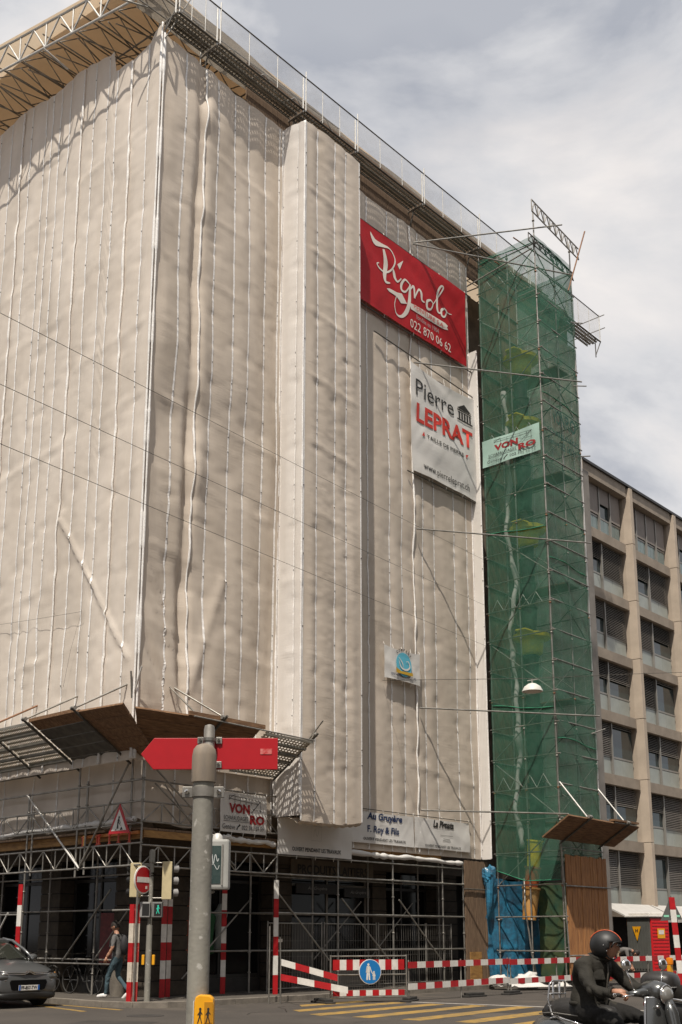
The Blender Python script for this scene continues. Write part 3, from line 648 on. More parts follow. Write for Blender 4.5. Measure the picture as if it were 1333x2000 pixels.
for k, y in enumerate((.35,.75,1.1,1.5,1.58,2.1,2.15)):
    z0 = 3.72+.02*(k % 2); mbk = MB().box((-.09,y-.018,z0),(-.06,y+.018,z0+.24)).box((-.10,y-.05,z0),(-.05,y+.05,z0+.02)).box((-.10,y-.05,z0+.22),(-.05,y+.05,z0+.24))
    mbk = MB().prism([(-.09,y+a,z0+b) for a, b in ((-.05,0),(.05,0),(.05,.025),(.018,.025),(.018,.215),(.05,.215),(.05,.24),(-.05,.24),(-.05,.215),(-.018,.215),(-.018,.025),(-.05,.025))], (.03,0,0))
    o = obj('beam_clip', mbk, M_['ybox'] if k == 5 else M_['pink']); tag(o, ('red beam clip directly under the roadworks triangle','red beam clip below the left corner of the roadworks triangle','red beam clip just left of the roadworks triangle','right one of the two touching red beam clips','left one of the two touching red beam clips','yellow beam clip among the red ones on the deck edge','leftmost red beam clip beside the yellow one')[k], 'clip', 'beam clips on the deck edge')

# red and white marker boards on the posts
def marker(x, y, z0, z1, nrm, w_, n, label, first='red', group='red and white marker boards', m=('red','white'), lean=None):
    nrm = Vector(nrm).normalized(); s = Vector((-nrm.y, nrm.x, 0)); t = thing('marker_board', label, 'marker board', (x,y,z0), 0, group)
    ln = Vector(lean or (0,0,0)); h = (z1-z0)/n
    for k in range(n):
        c = Vector((x,y,z0+h*(k+.5))) + ln*((k+.5)/n)
        red = (k % 2 == 0) == (first == 'red')
        obj('stripe', MB().obox(c, s*w_/2, nrm*.012, (ZU*h + ln/n)*.5), M_[m[0] if red else m[1]], t)
    return t
VW = (-FW.x, -FW.y, 0)
marker(-.06, -.06, SZ, 2.32, (-.35,-1,0), .12, 5, 'right hand one of the paired dirty marker boards below the no entry sign', 'red', m=('red_old','white_old'))
marker(-.14, .04, SZ, 2.32, (-1,-.3,0), .12, 5, 'left hand one of the paired dirty marker boards below the no entry sign', 'red', m=('red','white_old'))
marker(1.55, 1.85, SZ, 2.75, (-.5,-1,0), .13, 6, 'marker board with barred shadow standing left of the signal pole', 'red')
marker(1.47, .86, SZ, 2.75, (-.5,-1,0), .13, 6, 'marker board just right of the signal pole in the shade', 'red')
marker(1.76, 1.0, SZ, 2.75, (-.5,-1,0), .11, 6, 'farther thin marker board beside the thick grey pole', 'red')
marker(3.62, 1.1, SZ, 3.1, (-.5,-1,0), .13, 7, 'dark shaded marker board in front of the corner shop window', 'red')
marker(4.33, -.07, SZ, 3.02, (-.35,-1,0), .13, 6, 'bright marker board on the post where the shop scaffold begins', 'red')
marker(-.16, 4.58, .3, 2.9, (-1,-.35,0), .13, 5, 'leftmost marker board standing behind the grey car', 'red')

# ------------------------------------------------------------------ protective fans round the corner
fan = thing('scaffold_fan', 'sloping debris fan of planks and steel decks round the building corner', 'debris fan', (-.5,-.5,5.7))
def fan_plank(a0, a1, b0, b1, k0, k1, m, th=.045, name='fan_plank'):
    """plank k0..k1 across the slope between the hinge line a0-a1 and outer line b0-b1"""
    a0, a1, b0, b1 = map(Vector, (a0, a1, b0, b1)); p = [a0.lerp(b0, k0), a1.lerp(b1, k0), a1.lerp(b1, k1), a0.lerp(b0, k1)]
    n = (p[1]-p[0]).cross(p[3]-p[0]).normalized(); n = n if n.z > 0 else -n
    return obj(name, MB().prism(p, n*th), m, fan)
hz = 5.68
for (y0, y1, m, n) in ((2.46,4.15,'deck',5),(4.2,6.6,'deck',5),(6.65,9.0,'deck',5)):
    for k in range(n):
        f0, f1 = k/n+.012, (k+1)/n-.012
        dp = fan_plank((-.1,y0,hz),(-.1,y1,hz),(-1.6,y0,6.62),(-1.6,y1,6.62), f0, f1, M_['deck'], .008, 'deck_plank')
        A = Vector((-.1,y0,hz)); B = Vector((-1.6,y0,6.62)); L = Vector((0,y1-y0,0))
        for f in (f0, f1):
            p = A.lerp(B, f); obj('plank_rim', MB().obox(p + L/2 - ZU*.03, L/2, Vector((.012,0,0)), ZU*.03), M_['deck_solid'], dp)
for k in range(5): fan_plank((-.1,.42,hz),(-.1,2.42,hz),(-1.6,.42,6.62),(-1.6,2.42,6.62), k/5+.008, (k+1)/5-.008, M_['tube_dark'] if k < 4 else M_['wood_h'], .05)
for k in range(5): fan_plank((-.1,-.5,hz),(-.1,.5,hz),(-1.68,-1.3,6.52),(-1.6,.55,6.6), k/5+.006, (k+1)/5-.006, M_['wood_h'], .05)
for k in range(5): fan_plank((-.2,-.08,hz+.03),(2.55,-.08,hz+.03),(-1.4,-1.42,6.46),(2.45,-1.42,6.58), k/5+.006, (k+1)/5-.006, M_['wood_h'], .05)
for k in range(5):
    f0, f1 = k/5+.012, (k+1)/5-.012
    dp = fan_plank((2.6,-.08,hz),(4.25,-.08,hz),(2.6,-1.42,6.5),(4.2,-1.42,6.42), f0, f1, M_['deck'], .008, 'deck_plank')
    for f in (f0, f1):
        p = Vector((3.42,-.08,hz)).lerp(Vector((3.42,-1.42,6.46)), f); obj('plank_rim', MB().obox(p - ZU*.03, (.82,0,0), (0,.012,0), ZU*.03), M_['deck_solid'], dp)
piece('edge_board', (-1.62,.6,6.6), (-1.56,2.4,6.68), M_['wood_h'], fan); piece('edge_board', (.1,-1.46,6.52), (2.5,-1.4,6.62), M_['wood_h'], fan)
for y in (.45, 2.44, 4.18, 6.62, 9.0):
    tube('fan_arm', (-.05,y,hz-.1), (-1.78,y,6.66), .03, M_['tube_dark'], fan)
    tube('fan_stay', (-1.72,y,6.65), (-.36,y-.15,7.42), .024, M_['rust'] if y == 4.18 else M_['galv_dull'], fan)
    tube('coupler', (-1.72,y-.07,6.66), (-1.72,y+.07,6.66), .05, M_['galv_dull'], fan)
for x in (1.1, 4.2):
    tube('fan_arm', (x,-.03,hz-.1), (x,-1.62,6.62), .03, M_['tube_dark'], fan)
    tube('coupler', (x-.07,-1.5,6.6), (x+.07,-1.5,6.6), .05, M_['galv_dull'], fan)
tube('fan_stay', (1.1,-1.5,6.6), (.75,-.1,7.45), .024, M_['galv'], fan); tube('fan_stay', (.4,-1.4,6.55), (.6,-.1,7.45), .022, M_['galv'], fan)
tube('fan_arm', (4.2,-.6,5.9), (4.25,-1.75,6.95), .02, M_['galv_dull'], fan)
tube('corner_tube', (-.4,-.05,7.2), (-.42,-.3,7.75), .022, M_['steel_white'], fan); tube('corner_tube', (-.4,.05,7.05), (-.42,0.1,7.7), .022, M_['tube_dark'], fan)
for a, b in ((.2,4.2),): tube('fan_edge_tube', (a,-1.5,6.5), (b,-1.5,6.45), .02, M_['galv_dull'], fan)

# ------------------------------------------------------------------ banners
BD = []
def bdisp(x, z, seed, x0, x1, z0, z1):
    a = (x-x0)/(x1-x0); b = (z-z0)/(z1-z0); S = min(1.0, (z1-z0)/1.6)
    d = .055*float(vn((x*.9+z*.7)/S, (z*1.1-x*.3)/S, seed)) + .028*float(vn((x*1.2+z*2.4)/S, (z-x)*.6/S, seed+1)) + .012*float(vn((x*4-z*3)/S, (z+x)*.5/S, seed+2))
    return d*S
def press():
    # prints lie on the rippled cloth
    for t, seed, x0, x1, z0, z1, sag in BD:
        for ch in t.children:
            if ch.name.split('.')[0] in ('cloth', 'tie_cord', 'banner_tube', 'banner_rope'): continue
            for v in ch.data.vertices: v.co.y += bdisp(v.co.x, v.co.z, seed, x0, x1, z0, z1) - .004
def banner(name, label, x0, x1, z0, z1, y, m, cat='banner', sag=.02, grommet=True, seed=0, group=None, tilt=0):
    t = thing(name, label, cat, ((x0+x1)/2, y, z0), 0, group); nx = int((x1-x0)/.06)+2; nz = int((z1-z0)/.05)+2; P = []
    for i in range(nx):
        for j in range(nz):
            a, b = i/(nx-1), j/(nz-1); x = x0+(x1-x0)*a; z = z0+(z1-z0)*b
            sg_ = sag*(4*a*(1-a))*(1 if b > .5 else -.3)*abs(b-.5)*2
            d = bdisp(x, z, seed, x0, x1, z0, z1)
            P.append((x, y + d, z - sg_))
    obj('cloth', MB().grid(np.array(P), nx, nz), m, t, smooth=True); BD.append((t, seed, x0, x1, z0, z1, sag))
    if grommet:
        for a in (0, .25, .5, .75, 1):
            for z in (z0, z1): tube('tie_cord', (x0+(x1-x0)*a, y, z - (sag*4*a*(1-a) if z == z1 else 0)), (x0+(x1-x0)*a+.02, y+.05, z+(.09 if z == z1 else -.09)), .008, M_['white'], t, 5)
    return t
Y0 = -.21
pg = banner('company_banner', 'big red painting company banner with cream script at the top of the recess', 7.25, 13.27, 21.06, 23.95, Y0, M_['vinyl_red'], seed=2)
o0 = (0, Y0-.008, 0); mb = MB()
stroke(mb, [(8.08,23.72),(8.2,23.55),(8.34,23.46),(8.65,23.51),(9.01,23.58),(9.22,23.45),(9.29,23.21),(9.11,22.83),(8.8,22.60),(8.52,22.60),(8.39,22.71),(8.5,22.8)], [.02,.16,.22,.13,.05,.05,.06,.06,.07,.06,.05,.03], o0, XU, ZU)
stroke(mb, [(8.72,23.40),(8.84,22.93),(8.76,22.49),(8.81,22.26),(9.03,22.31)], [.10,.20,.17,.10,.04], o0, XU, ZU)
flat(mb, [(9.75,23.49),(9.4,23.17),(9.52,23.03)][::-1], o0, XU, ZU)
stroke(mb, [(9.20,22.90),(9.24,22.78),(9.30,22.62),(9.43,22.55),(9.60,22.74)], [.04,.12,.12,.06,.04], o0, XU, ZU)
stroke(mb, [(10.01,22.75),(9.79,22.79),(9.62,22.56),(9.62,22.34),(9.83,22.37),(10.06,22.69)], [.05,.07,.10,.10,.06,.05], o0, XU, ZU)
stroke(mb, [(10.06,22.76),(10.03,22.14),(9.9,21.7),(9.63,21.38),(9.37,21.34),(9.25,21.61),(9.35,21.98)], [.08,.15,.17,.10,.05,.03,.03], o0, XU, ZU)
flat(mb, [(8.85,22.03),(9.0,22.1),(9.38,22.13),(9.62,22.2),(9.9,21.95),(9.6,21.84),(9.36,21.98),(8.98,21.98)], o0, XU, ZU)
stroke(mb, [(10.06,22.55),(10.26,22.76),(10.30,22.34)], [.04,.10,.08], o0, XU, ZU); stroke(mb, [(10.30,22.36),(10.52,22.76),(10.66,22.72),(10.70,22.46),(10.86,22.45)], [.04,.07,.12,.08,.03], o0, XU, ZU)
stroke(mb, [(11.2,22.69),(10.99,22.55),(11.0,22.31),(11.2,22.35),(11.32,22.61),(11.17,22.69)], [.06,.10,.11,.06,.05,.06], o0, XU, ZU)
stroke(mb, [(11.32,22.58),(11.75,23.16),(11.95,23.5),(11.83,23.52),(11.63,23.17),(11.58,22.55),(11.7,22.44),(11.85,22.55)], [.03,.05,.07,.07,.10,.12,.07,.03], o0, XU, ZU)
stroke(mb, [(12.04,22.76),(11.84,22.62),(11.83,22.40),(12.01,22.44),(12.13,22.69),(12.04,22.74),(12.2,22.66),(12.42,22.70)], [.06,.10,.10,.06,.05,.05,.05,.02], o0, XU, ZU)
obj('lettering', mb, M_['ink_white'], pg, kind='stuff')
mb = MB(); flat(mb, [(10.05,22.06),(10.4,22.12),(11.2,22.17),(12.0,22.19),(12.16,22.14),(12.10,22.06),(12.18,21.99),(11.9,21.93),(11.0,21.90),(10.1,21.86)], o0, XU, ZU)
obj('brush_stripe', mb, M_['ink_white'], pg)
o1 = (0, Y0-.016, 0)
text('lettering', 'PEINTURE S.A.', (0,Y0-.04,0), XU, ZU, (10.25,21.95,11.93,22.11), M_['ink_red'], pg)
text('lettering', 'fondée en 1904', o1, XU, ZU, (10.4,21.63,11.66,21.81), M_['ink_grey'], pg)
text('lettering', '022 870 06 62', o1, XU, ZU, (10.07,21.20,12.33,21.52), M_['ink_white'], pg)
for z in (21.0, 24.0): tube('banner_tube', (7.0,-.14,z), (13.7,-.14,z), .022, M_['tube_dark'], pg)
lp = banner('company_banner', 'white stone cutter banner with black and red lettering under the red banner', 10.05, 13.76, 16.12, 19.95, Y0, M_['vinyl'], seed=5, sag=.16)
text('lettering', 'Pierre', o1, XU, ZU, (10.29,18.84,12.41,19.42), M_['ink'], lp)
text('lettering', 'LEPRAT', o1, XU, ZU, (10.32,17.94,13.43,18.58), M_['ink_red'], lp, bold=.03)
text('lettering', 'TAILLE DE PIERRE', o1, XU, ZU, (10.86,17.50,12.87,17.64), M_['ink'], lp, bold=.012)
text('lettering', 'www.pierreleprat.ch', o1, XU, ZU, (10.63,16.28,13.2,16.60), M_['ink'], lp)
mb = MB(); flat(mb, [(10.58,17.5),(10.74,17.52),(10.70,17.68)], o1, XU, ZU); flat(mb, [(12.98,17.62),(13.14,17.66),(13.02,17.5)], o1, XU, ZU); obj('mark', mb, M_['ink_red'], lp, kind='stuff')
mb = MB(); flat(mb, [(12.6,19.27),(13.44,19.27),(13.02,19.5)], o1, XU, ZU); flat(mb, [(12.62,19.19),(13.42,19.19),(13.42,19.24),(12.62,19.24)], o1, XU, ZU); flat(mb, [(12.58,18.82),(13.46,18.82),(13.46,18.88),(12.58,18.88)], o1, XU, ZU)
for k in range(5): flat(mb, [(12.68+.15*k,18.9),(12.77+.15*k,18.9),(12.77+.15*k,19.17),(12.68+.15*k,19.17)], o1, XU, ZU)
obj('temple_mark', mb, M_['ink'], lp, kind='stuff')
for z in (20.05, 16.08): tube('banner_tube', (9.9 if z < 18 else 8.3,-.14,z+.25 if z > 18 else z), (13.75,-.14,z), .02, M_['tube_dark'], lp)
ci = banner('company_banner', 'small white banner with a round blue wave emblem halfway up the recess', 8.58, 10.28, 9.08, 10.08, Y0, M_['vinyl'], seed=8, sag=.06)
mb = MB(); flat(mb, disc(9.46,9.60,.37,30), (0,Y0-.03,0), XU, ZU); obj('emblem', mb, mat('sky_blue_print', (.10,.42,.55), .6), ci)
mb = MB(); flat(mb, [(9.06,9.46),(9.3,9.38),(9.86,9.40),(9.86,9.30),(9.06,9.30)], (0,Y0-.045,0), XU, ZU); obj('emblem_ground', mb, mat('ochre_print', (.50,.30,.02), .6), ci)
mb = MB(); o2_ = (0,Y0-.05,0); stroke(mb, [(9.2,9.72),(9.3,9.5),(9.55,9.45),(9.72,9.56),(9.66,9.72),(9.54,9.70)], [.01,.05,.06,.05,.03,.01], o2_, XU, ZU); stroke(mb, [(9.2,9.8),(9.35,9.66),(9.42,9.5)], [.01,.04,.01], o2_, XU, ZU); obj('emblem_wave', mb, M_['white'], ci, kind='stuff')
for k, ch in enumerate('COMPANY'):
    a = math.radians(128-14*k); c = Vector((9.46+.42*math.cos(a), 9.60+.42*math.sin(a))); xd = Vector((math.sin(a),0,-math.cos(a))); yd = Vector((math.cos(a),0,math.sin(a)))
    text('lettering', ch, (c.x, Y0-.011, c.y), xd, yd, (-.035,0,.035,.085), M_['ink'], ci, bold=.03)
text('lettering', 'FERBLANTERIE - COUVERTURE', o1, XU, ZU, (8.86,9.21,10.05,9.28), M_['ink_blue'], ci, bold=.01)
text('lettering', '022 342 59 59', o1, XU, ZU, (9.0,9.12,9.9,9.17), M_['ink_grey'], ci)
vr = banner('company_sign', 'square white scaffold company panel with dark red lettering at the corner', 2.33, 3.92, 4.13, 5.12, -.09, M_['vinyl'], 'sign', seed=11, sag=.0)
def vonro(t, org, xd, yd, x0, x1, z0, z1, c=('ink_dred','ink'), seed=0):
    W_, H_ = x1-x0, z1-z0; bx_ = lambda a, b, c_, d: (x0+W_*a, z0+H_*b, x0+W_*c_, z0+H_*d)
    text('lettering', 'VON', org, xd, yd, bx_(.18,.48,.62,.73), M_[c[0]], t, bold=.05); text('lettering', 'RO', org, xd, yd, bx_(.62,.23,.94,.47), M_[c[0]], t, bold=.05)
    text('lettering', 'ECHAFAUDAGES', org, xd, yd, bx_(.07,.30,.58,.41), M_[c[1]], t); text('lettering', 'Genève', org, xd, yd, bx_(.04,.07,.31,.20), M_[c[1]], t); text('lettering', '022 342 59 59', org, xd, yd, bx_(.46,.08,.93,.19), M_[c[1]], t)
    mb = MB(); ln = lambda a, b, c_, d, w_=.012: stroke(mb, [(x0+W_*a, z0+H_*b), (x0+W_*c_, z0+H_*d)], w_, org, xd, yd, 1)
    ln(.18,.92,.88,.84); ln(.18,.84,.82,.76); ln(.18,.92,.18,.80); ln(.18,.84,.3,.95); 
    for a in (.3,.42,.54,.66,.78): ln(a,.94-.1*a,a,.72)
    ln(.64,.5,.86,.84,.016); ln(.86,.84,.86,.55); ln(.66,.62,.88,.60); ln(.06,.27,.6,.27)
    stroke(mb, [(x0+W_*.35,z0+H_*.07),(x0+W_*.37,z0+H_*.13),(x0+W_*.42,z0+H_*.2)], [.05*H_,.025*H_,.05*H_], org, xd, yd, 3)
    obj('scaffold_drawing', mb, M_['ink_grey'] if c[1] != 'ink' else M_['ink'], t, kind='stuff')
vonro(vr, (0,-.099,0), XU, ZU, 2.33, 3.92, 4.13, 5.12)
gb = banner('shop_banner', 'grey shop opening banner with a small faint emblem below the projecting bay', 4.3, 7.2, 3.68, 4.62, -.12, M_['vinyl'], seed=14, sag=.02)
text('lettering', 'OUVERT PENDANT LES TRAVAUX', (0,-.129,0), XU, ZU, (4.83,3.79,6.73,3.90), M_['ink'], gb, bold=.02)
mb = MB(); oo = (0,-.129,0)
for a in ((5.55,4.1,5.95,4.1),(5.95,4.1,5.95,4.48),(5.95,4.48,5.55,4.48),(5.55,4.48,5.55,4.1)): stroke(mb, [a[:2],a[2:]], .008, oo, XU, ZU, 1)
stroke(mb, [(5.65,4.2),(5.7,4.4),(5.78,4.22),(5.85,4.38)], .012, oo, XU, ZU); obj('faint_emblem', mb, mat('pale_grey_print', (.45,.44,.42), .6), gb, kind='stuff')
ag = banner('shop_banner', 'white cheese shop banner with blue brush lettering left of the pizzeria banner', 7.22, 10.01, 4.17, 5.07, -.10, M_['vinyl'], seed=17, sag=.02)
ot = (0,-.109,0)
text('lettering', 'Au Gruyère', ot, XU, ZU, (7.86,4.79,9.45,5.05), M_['ink_blue'], ag, shear=.12, bold=.035); text('lettering', 'F. Roy & Fils', ot, XU, ZU, (7.87,4.43,9.3,4.68), M_['ink_blue'], ag, shear=.08, bold=.03)
text('lettering', 'OUVERT PENDANT LES TRAVAUX', ot, XU, ZU, (7.7,4.26,9.6,4.34), M_['ink'], ag, bold=.02)
lg = banner('shop_banner', 'white banner with black script lettering right of the cheese shop banner', 10.04, 12.84, 4.18, 5.09, -.10, M_['vinyl'], seed=20, sag=.02)
text('lettering', 'La Pignata', ot, XU, ZU, (10.95,4.77,12.0,5.06), M_['ink'], lg, shear=.25, bold=.04)
text('lettering', 'OUVERT PENDANT LES TRAVAUX', ot, XU, ZU, (10.52,4.24,12.36,4.31), M_['ink'], lg, bold=.02)
mb = MB()
for a, b, z in ((11.3,11.95,4.62),(11.45,11.8,4.52),(11.42,11.82,4.46)): stroke(mb, [(a,z),(b,z)], .018, ot, XU, ZU, 1)
obj('small_print', mb, M_['ink_grey'], lg, kind='stuff')
press()
tube('banner_rope', (7.2,-.1,5.13), (12.9,-.1,5.14), .012, M_['tube_dark'], ag)

# ------------------------------------------------------------------ green netted scaffold tower
tw = thing('scaffold_tower', 'scaffold tower wrapped in green debris netting with a rubble chute inside', 'scaffold tower', (15.2,-1.5,SZ))
TX0, TX1, TY0, TY1 = 14.05, 16.5, -2.65, -.3
for x, y, z1 in ((TX0,TY0,26.7),(TX1,TY0,26.4),(TX0,TY1,26.2),(TX1,TY1,26.0),(TX0,-1.5,25.3),(15.3,TY0,25.2),(TX0+.9,-.5,24.5)):
    tube('standard', (x,y,SZ), (x,y,z1), .026, M_['galv'], tw)
    for z in np.arange(1.1, z1, 1.0): tube('collar', (x,y,z), (x,y,z+.05), .046, M_['galv_dull'] if int(z*7) % 3 else M_['rust'], tw)
for z in np.arange(1.2, 25.3, 1.0):
    j = random.uniform(-.03,.03)
    tube('ledger', (TX0-.02,TY0-.15,z+j), (TX0-.02,TY1+.1,z+j), .022, M_['galv'], tw); tube('ledger', (TX0,TY0-.02,z+.08), (TX1+.12,TY0-.02,z+.08+j), .022, M_['galv_dull'], tw)
    tube('ledger', (TX1,TY0,z), (TX1,TY1,z), .022, M_['galv_dull'], tw); tube('ledger', (TX0,TY1,z-.05), (TX1,TY1,z-.05), .022, M_['galv_dull'], tw)
k = 0
for z in np.arange(3.2, 24.5, 2.0):
    a, b = (TY0, TY1) if k % 2 else (TY1, TY0)
    tube('brace', (TX0+.04,a,z), (TX0+.04,b,z+1.9), .018, M_['galv_dull'], tw); tube('brace', (TX1-.03,a,z), (TX1-.03,b,z+1.9), .018, M_['galv_dull'], tw)
    tube('brace', (TX0 if k % 2 else TX1,TY0+.04,z), (TX1 if k % 2 else TX0,TY0+.04,z+1.9), .018, M_['galv_dull'], tw)
    for j in (range(4) if k % 3 == 1 else ()): tube('lattice_strut', (TX0+.05,TY0+.3+.5*j,z+1), (TX0+.05,TY0+.55+.5*j,z+1.42), .012, M_['steel_white'], tw, 5); tube('lattice_strut', (TX0+.05,TY0+.55+.5*j,z+1.42), (TX0+.05,TY0+.8+.5*j,z+1), .012, M_['steel_white'], tw, 5)
    k += 1
for z in np.arange(5.2, 24.5, 4.0): piece('stage', (TX0+1.5,TY0+.25,z), (TX1-.1,TY1-.1,z+.05), M_['wood_old'], tw)
for k in range(8): piece('inner_board', (TX0+.1+.3*k, -.28, 4.2), (TX0+.38+.3*k, -.24, 25.0), M_['wood_old'], tw)
def net(label, f, nu, nv, m):
    P = [f(a, b) for a in np.linspace(0, 1, nu) for b in np.linspace(0, 1, nv)]
    return obj('net', MB().grid(np.array(P), nu, nv), m, tw, smooth=True)
def nl(a, b):
    y = TY1 + (TY0-TY1)*a; zb_ = 3.3+.35*max(0, 1-a*2.2); z = zb_ + (25.5-zb_)*b
    return (TX0-.05 + .05*float(vn(y*1.3, z*.8, 41)) + .035*float(vn(y*3, z*1.0, 42)) - .03*abs(math.sin(PI*z)), y, z)
def nf(a, b):
    x = TX0 + (TX1+.04-TX0)*a; z = 3.95 + (25.55-3.95)*b
    return (x, TY0-.05 - .06*float(vn(x*1.3, z*.8, 43)) - .04*float(vn(x*3+z, z*1.1, 44)) + .03*abs(math.sin(PI*z)), z)
def nr(a, b):
    y = TY0 + (TY1-TY0)*a; z = 3.95 + (25.4-3.95)*b; return (TX1+.05+.05*float(vn(y*1.3, z*.9, 45)), y, z)
net('', nl, 26, 200, M_['net']); net('', nf, 26, 200, M_['net_side']); net('', nr, 16, 100, M_['net_side'])
for z, f in ((3.3,nl),(9.0,nl),(15.0,nl),(7.4,nf),(13.5,nf),(19.5,nf),(25.4,nf),(25.4,nl)):
    b0 = (z-3.6)/22; pts = [f(a, max(0, min(1, (b0 + .003*math.sin(a*5)))) ) for a in np.linspace(0, 1, 16)]
    obj('net_fold', MB().path([(p[0]-.02, p[1]-.02, p[2]) for p in pts], [.008+.014*abs(math.sin(i*2.3)) for i in range(16)], 6), mat('green_net_fold', (.02,.16,.085), .7), tw, smooth=True)
# lattice beam and loose tubes on top
girder('top_girder', (13.4,-3.0,26.0), (17.0,-2.75,26.0), .45, M_['galv_dull'], tw, 8, .024); girder('top_girder', (13.6,-2.7,25.1), (16.8,-2.6,25.1), .3, M_['tube_dark'], tw, 8, .02)
tube('loose_tube', (16.1,-2.75,24.3), (17.2,-2.95,27.2), .026, M_['rust'], tw)
tube('loose_tube', (TX0-.1,-2.6,25.0), (TX0-.2,.2,24.6), .024, M_['galv_dull'], tw)
for y, z in ((-2.0,25.6),(-1.2,25.0)): tube('loose_tube', (TX0-.3,y,z), (TX1+.5,y-.2,z+.05), .022, M_['rust'], tw)
for z in (23.1, 17.9, 8.1, 20.6): tube('loose_tube', (TX1-.3,TY0-.05,z), (TX1+.45,TY0-.15,z+.25), .022, M_['galv_dull'], tw)
# anchoring ties
for z in (20.05, 14.24, 8.43, 5.30):
    s_ = 1.32 if z > 5.5 else 1.05
    tie = tube('tie_tube', (10.35,-.12,z), (10.35+3.68*s_,-.12-2.62*s_,z), .026, M_['galv'])
    tag(tie, {20.05:'tie tube crossing just below the red banner to the green tower',14.24:'tie tube crossing below the white stone cutter banner to the green tower',8.43:'tie tube crossing below the small round emblem banner',5.3:'lowest tie tube crossing just above the shop banners'}[z], 'tie tube', 'tie tubes between sheeting and tower')
tie = tube('tie_tube', (10.3,-.2,24.4), (15.6,-3.2,24.5), .026, M_['galv']); tag(tie, 'lower of the two long tubes crossing the eave to the tower top', 'tie tube', 'tie tubes between sheeting and tower')
tie = tube('tie_tube', (10.3,-.2,24.45), (14.9,-3.3,26.1), .026, M_['galv']); tag(tie, 'rising long tube crossing the eave to the tower top', 'tie tube', 'tie tubes between sheeting and tower')
# rubble chute: dark buckets with yellow hoppers
ch = thing('rubble_chute', 'rubble chute of dark buckets with yellow hoppers inside the green net', 'rubble chute', (14.95,-1.3,3))
M_['chute'] = mat('dark_chute_bucket', (.03,.035,.03), .6, var=.3); M_['hopper'] = mat('yellow_hopper', (.78,.64,.03), .5, var=.2, vs=6)
HZ = (21.5, 19.0, 15.1, 11.3)
z = 4.6
while z < 21.4:
    obj('bucket', MB().lathe([(.20,0),(.27,.95),(.29,.97),(.29,1.02),(.25,1.02),(.2,.5)], (14.95,-1.3,z), 14), M_['chute'], ch, smooth='auto'); z += .85
for z in HZ:
    obj('hopper', MB().lathe([(.26,-.55),(.34,-.5),(.40,-.05),(.62,.0),(.64,.12),(.60,.14),(.50,.10),(.33,-.1)], (14.95,-1.35,z), 18).prism([(14.4,-1.75,z+.1),(14.15,-1.6,z+.16),(14.2,-1.2,z+.18),(14.55,-1.1,z+.1)], (0,0,.04)), M_['hopper'], ch, smooth='auto')
o = obj('plastic_sheet', MB().path([(14.55+.10*math.sin(z*2)+.06*math.sin(z*5.3), -.9+.10*math.sin(z*1.3), z) for z in np.arange(4.4, 20.5, .25)], [.05+.10*abs(float(vn(z*1.7, 3, 51)))*2 for z in np.arange(4.4, 20.5, .25)], 8), M_['vinyl'], smooth=True)
tag(o, 'long crumpled clear sheet hanging beside the chute inside the net', 'plastic sheet')
lc = thing('rubble_chute', 'yellow and orange lower end of the rubble chute hanging over the blue tarpaulin', 'rubble chute', (13.2,-2.2,2.1))
seg = [((14.5,-1.46,4.6),(14.5,-1.34,3.72),M_['hopper'],.25),((14.5,-1.34,3.76),(14.48,-1.24,3.0),mat('orange_chute',(.52,.13,.05),.6,var=.35,vs=5),.25),((14.48,-1.26,3.12),(14.42,-1.18,2.12),mat('cream_chute',(.50,.34,.15),.6,c2=(.52,.22,.03),vs=1.6),.28)]
for a, b, m, r in seg:
    a = Vector(a); b = Vector(b); d = (a-b); obj('bucket', MB().lathe([(r*.78,0),(r*.98,d.length*.93),(r*1.08,d.length*.94),(r*1.08,d.length),(r*.95,d.length),(r*.7,.1)], b, 16, d), m, lc, smooth='auto')
tb = thing('company_banner', 'pale green scaffold company banner stretched across the netted tower', 'banner', (13.9,-1.5,17.4))
obj('cloth', MB().grid(np.array([(TX0-.13+.02*math.sin(a*9+b*3), -.3-2.32*a, 17.42+.98*b-.02*math.sin(a*PI)*(b)) for a in np.linspace(0,1,24) for b in np.linspace(0,1,10)]), 24, 10), mat('pale_green_vinyl', (.42,.60,.52), .6, var=.1, vs=3, trans=.15), tb, smooth=True)
vonro(tb, (TX0-.152,-.3,17.42), Vector((0,-1,0)), ZU, .12, 2.3, .02, .95, ('ink_brown','ink_grn') if False else ('ink_dred','ink'))
for a in (('VON',.5,1.2,1.3,1.75),('RO',1.35,1.2,2.05,1.75),('ECHAFAUDAGES',.15,.75,2.2,.95),('Genève 022 342 59 59',.15,.35,2.3,.6)):
    text('lettering', a[0], (TX0,TY0-.11,17.4), XU, ZU, a[1:], mat('dark_green_print', (.012,.07,.045), .7), tw, bold=.02)
# foot of the tower
def tarp(a, b):
    z = .32 + 3.05*b; x = 13.72 + 1.75*a; y = -.12 - .78*a
    w_ = .26*float(vn(a*6, z*.7, 61)) + .16*float(vn(a*13+z*.8, z*.9, 62)) + .05*float(vn(a*26+z, z*1.6, 63)) - .05*math.sin(a*16)*(1-.5*b)
    return (x + .4*w_, y - w_, z + .04*math.sin(a*9)*b)
bt = obj('blue_tarp', MB().grid(np.array([tarp(a, b) for a in np.linspace(0,1,60) for b in np.linspace(0,1,70)]), 60, 70), M_['tarp_blue'], smooth=True)
tag(bt, 'crumpled blue tarpaulin hung at the foot of the green tower', 'tarpaulin')
kn = obj('tarp_knot', MB().ellipsoid((13.70,-.18,3.45), (.17,.24,.34), 18, 14, lambda d, p: p*(1+.7*float(vn(d.x*3+5, d.z*3+d.y*3, 64)))), M_['tarp_blue'], bt)
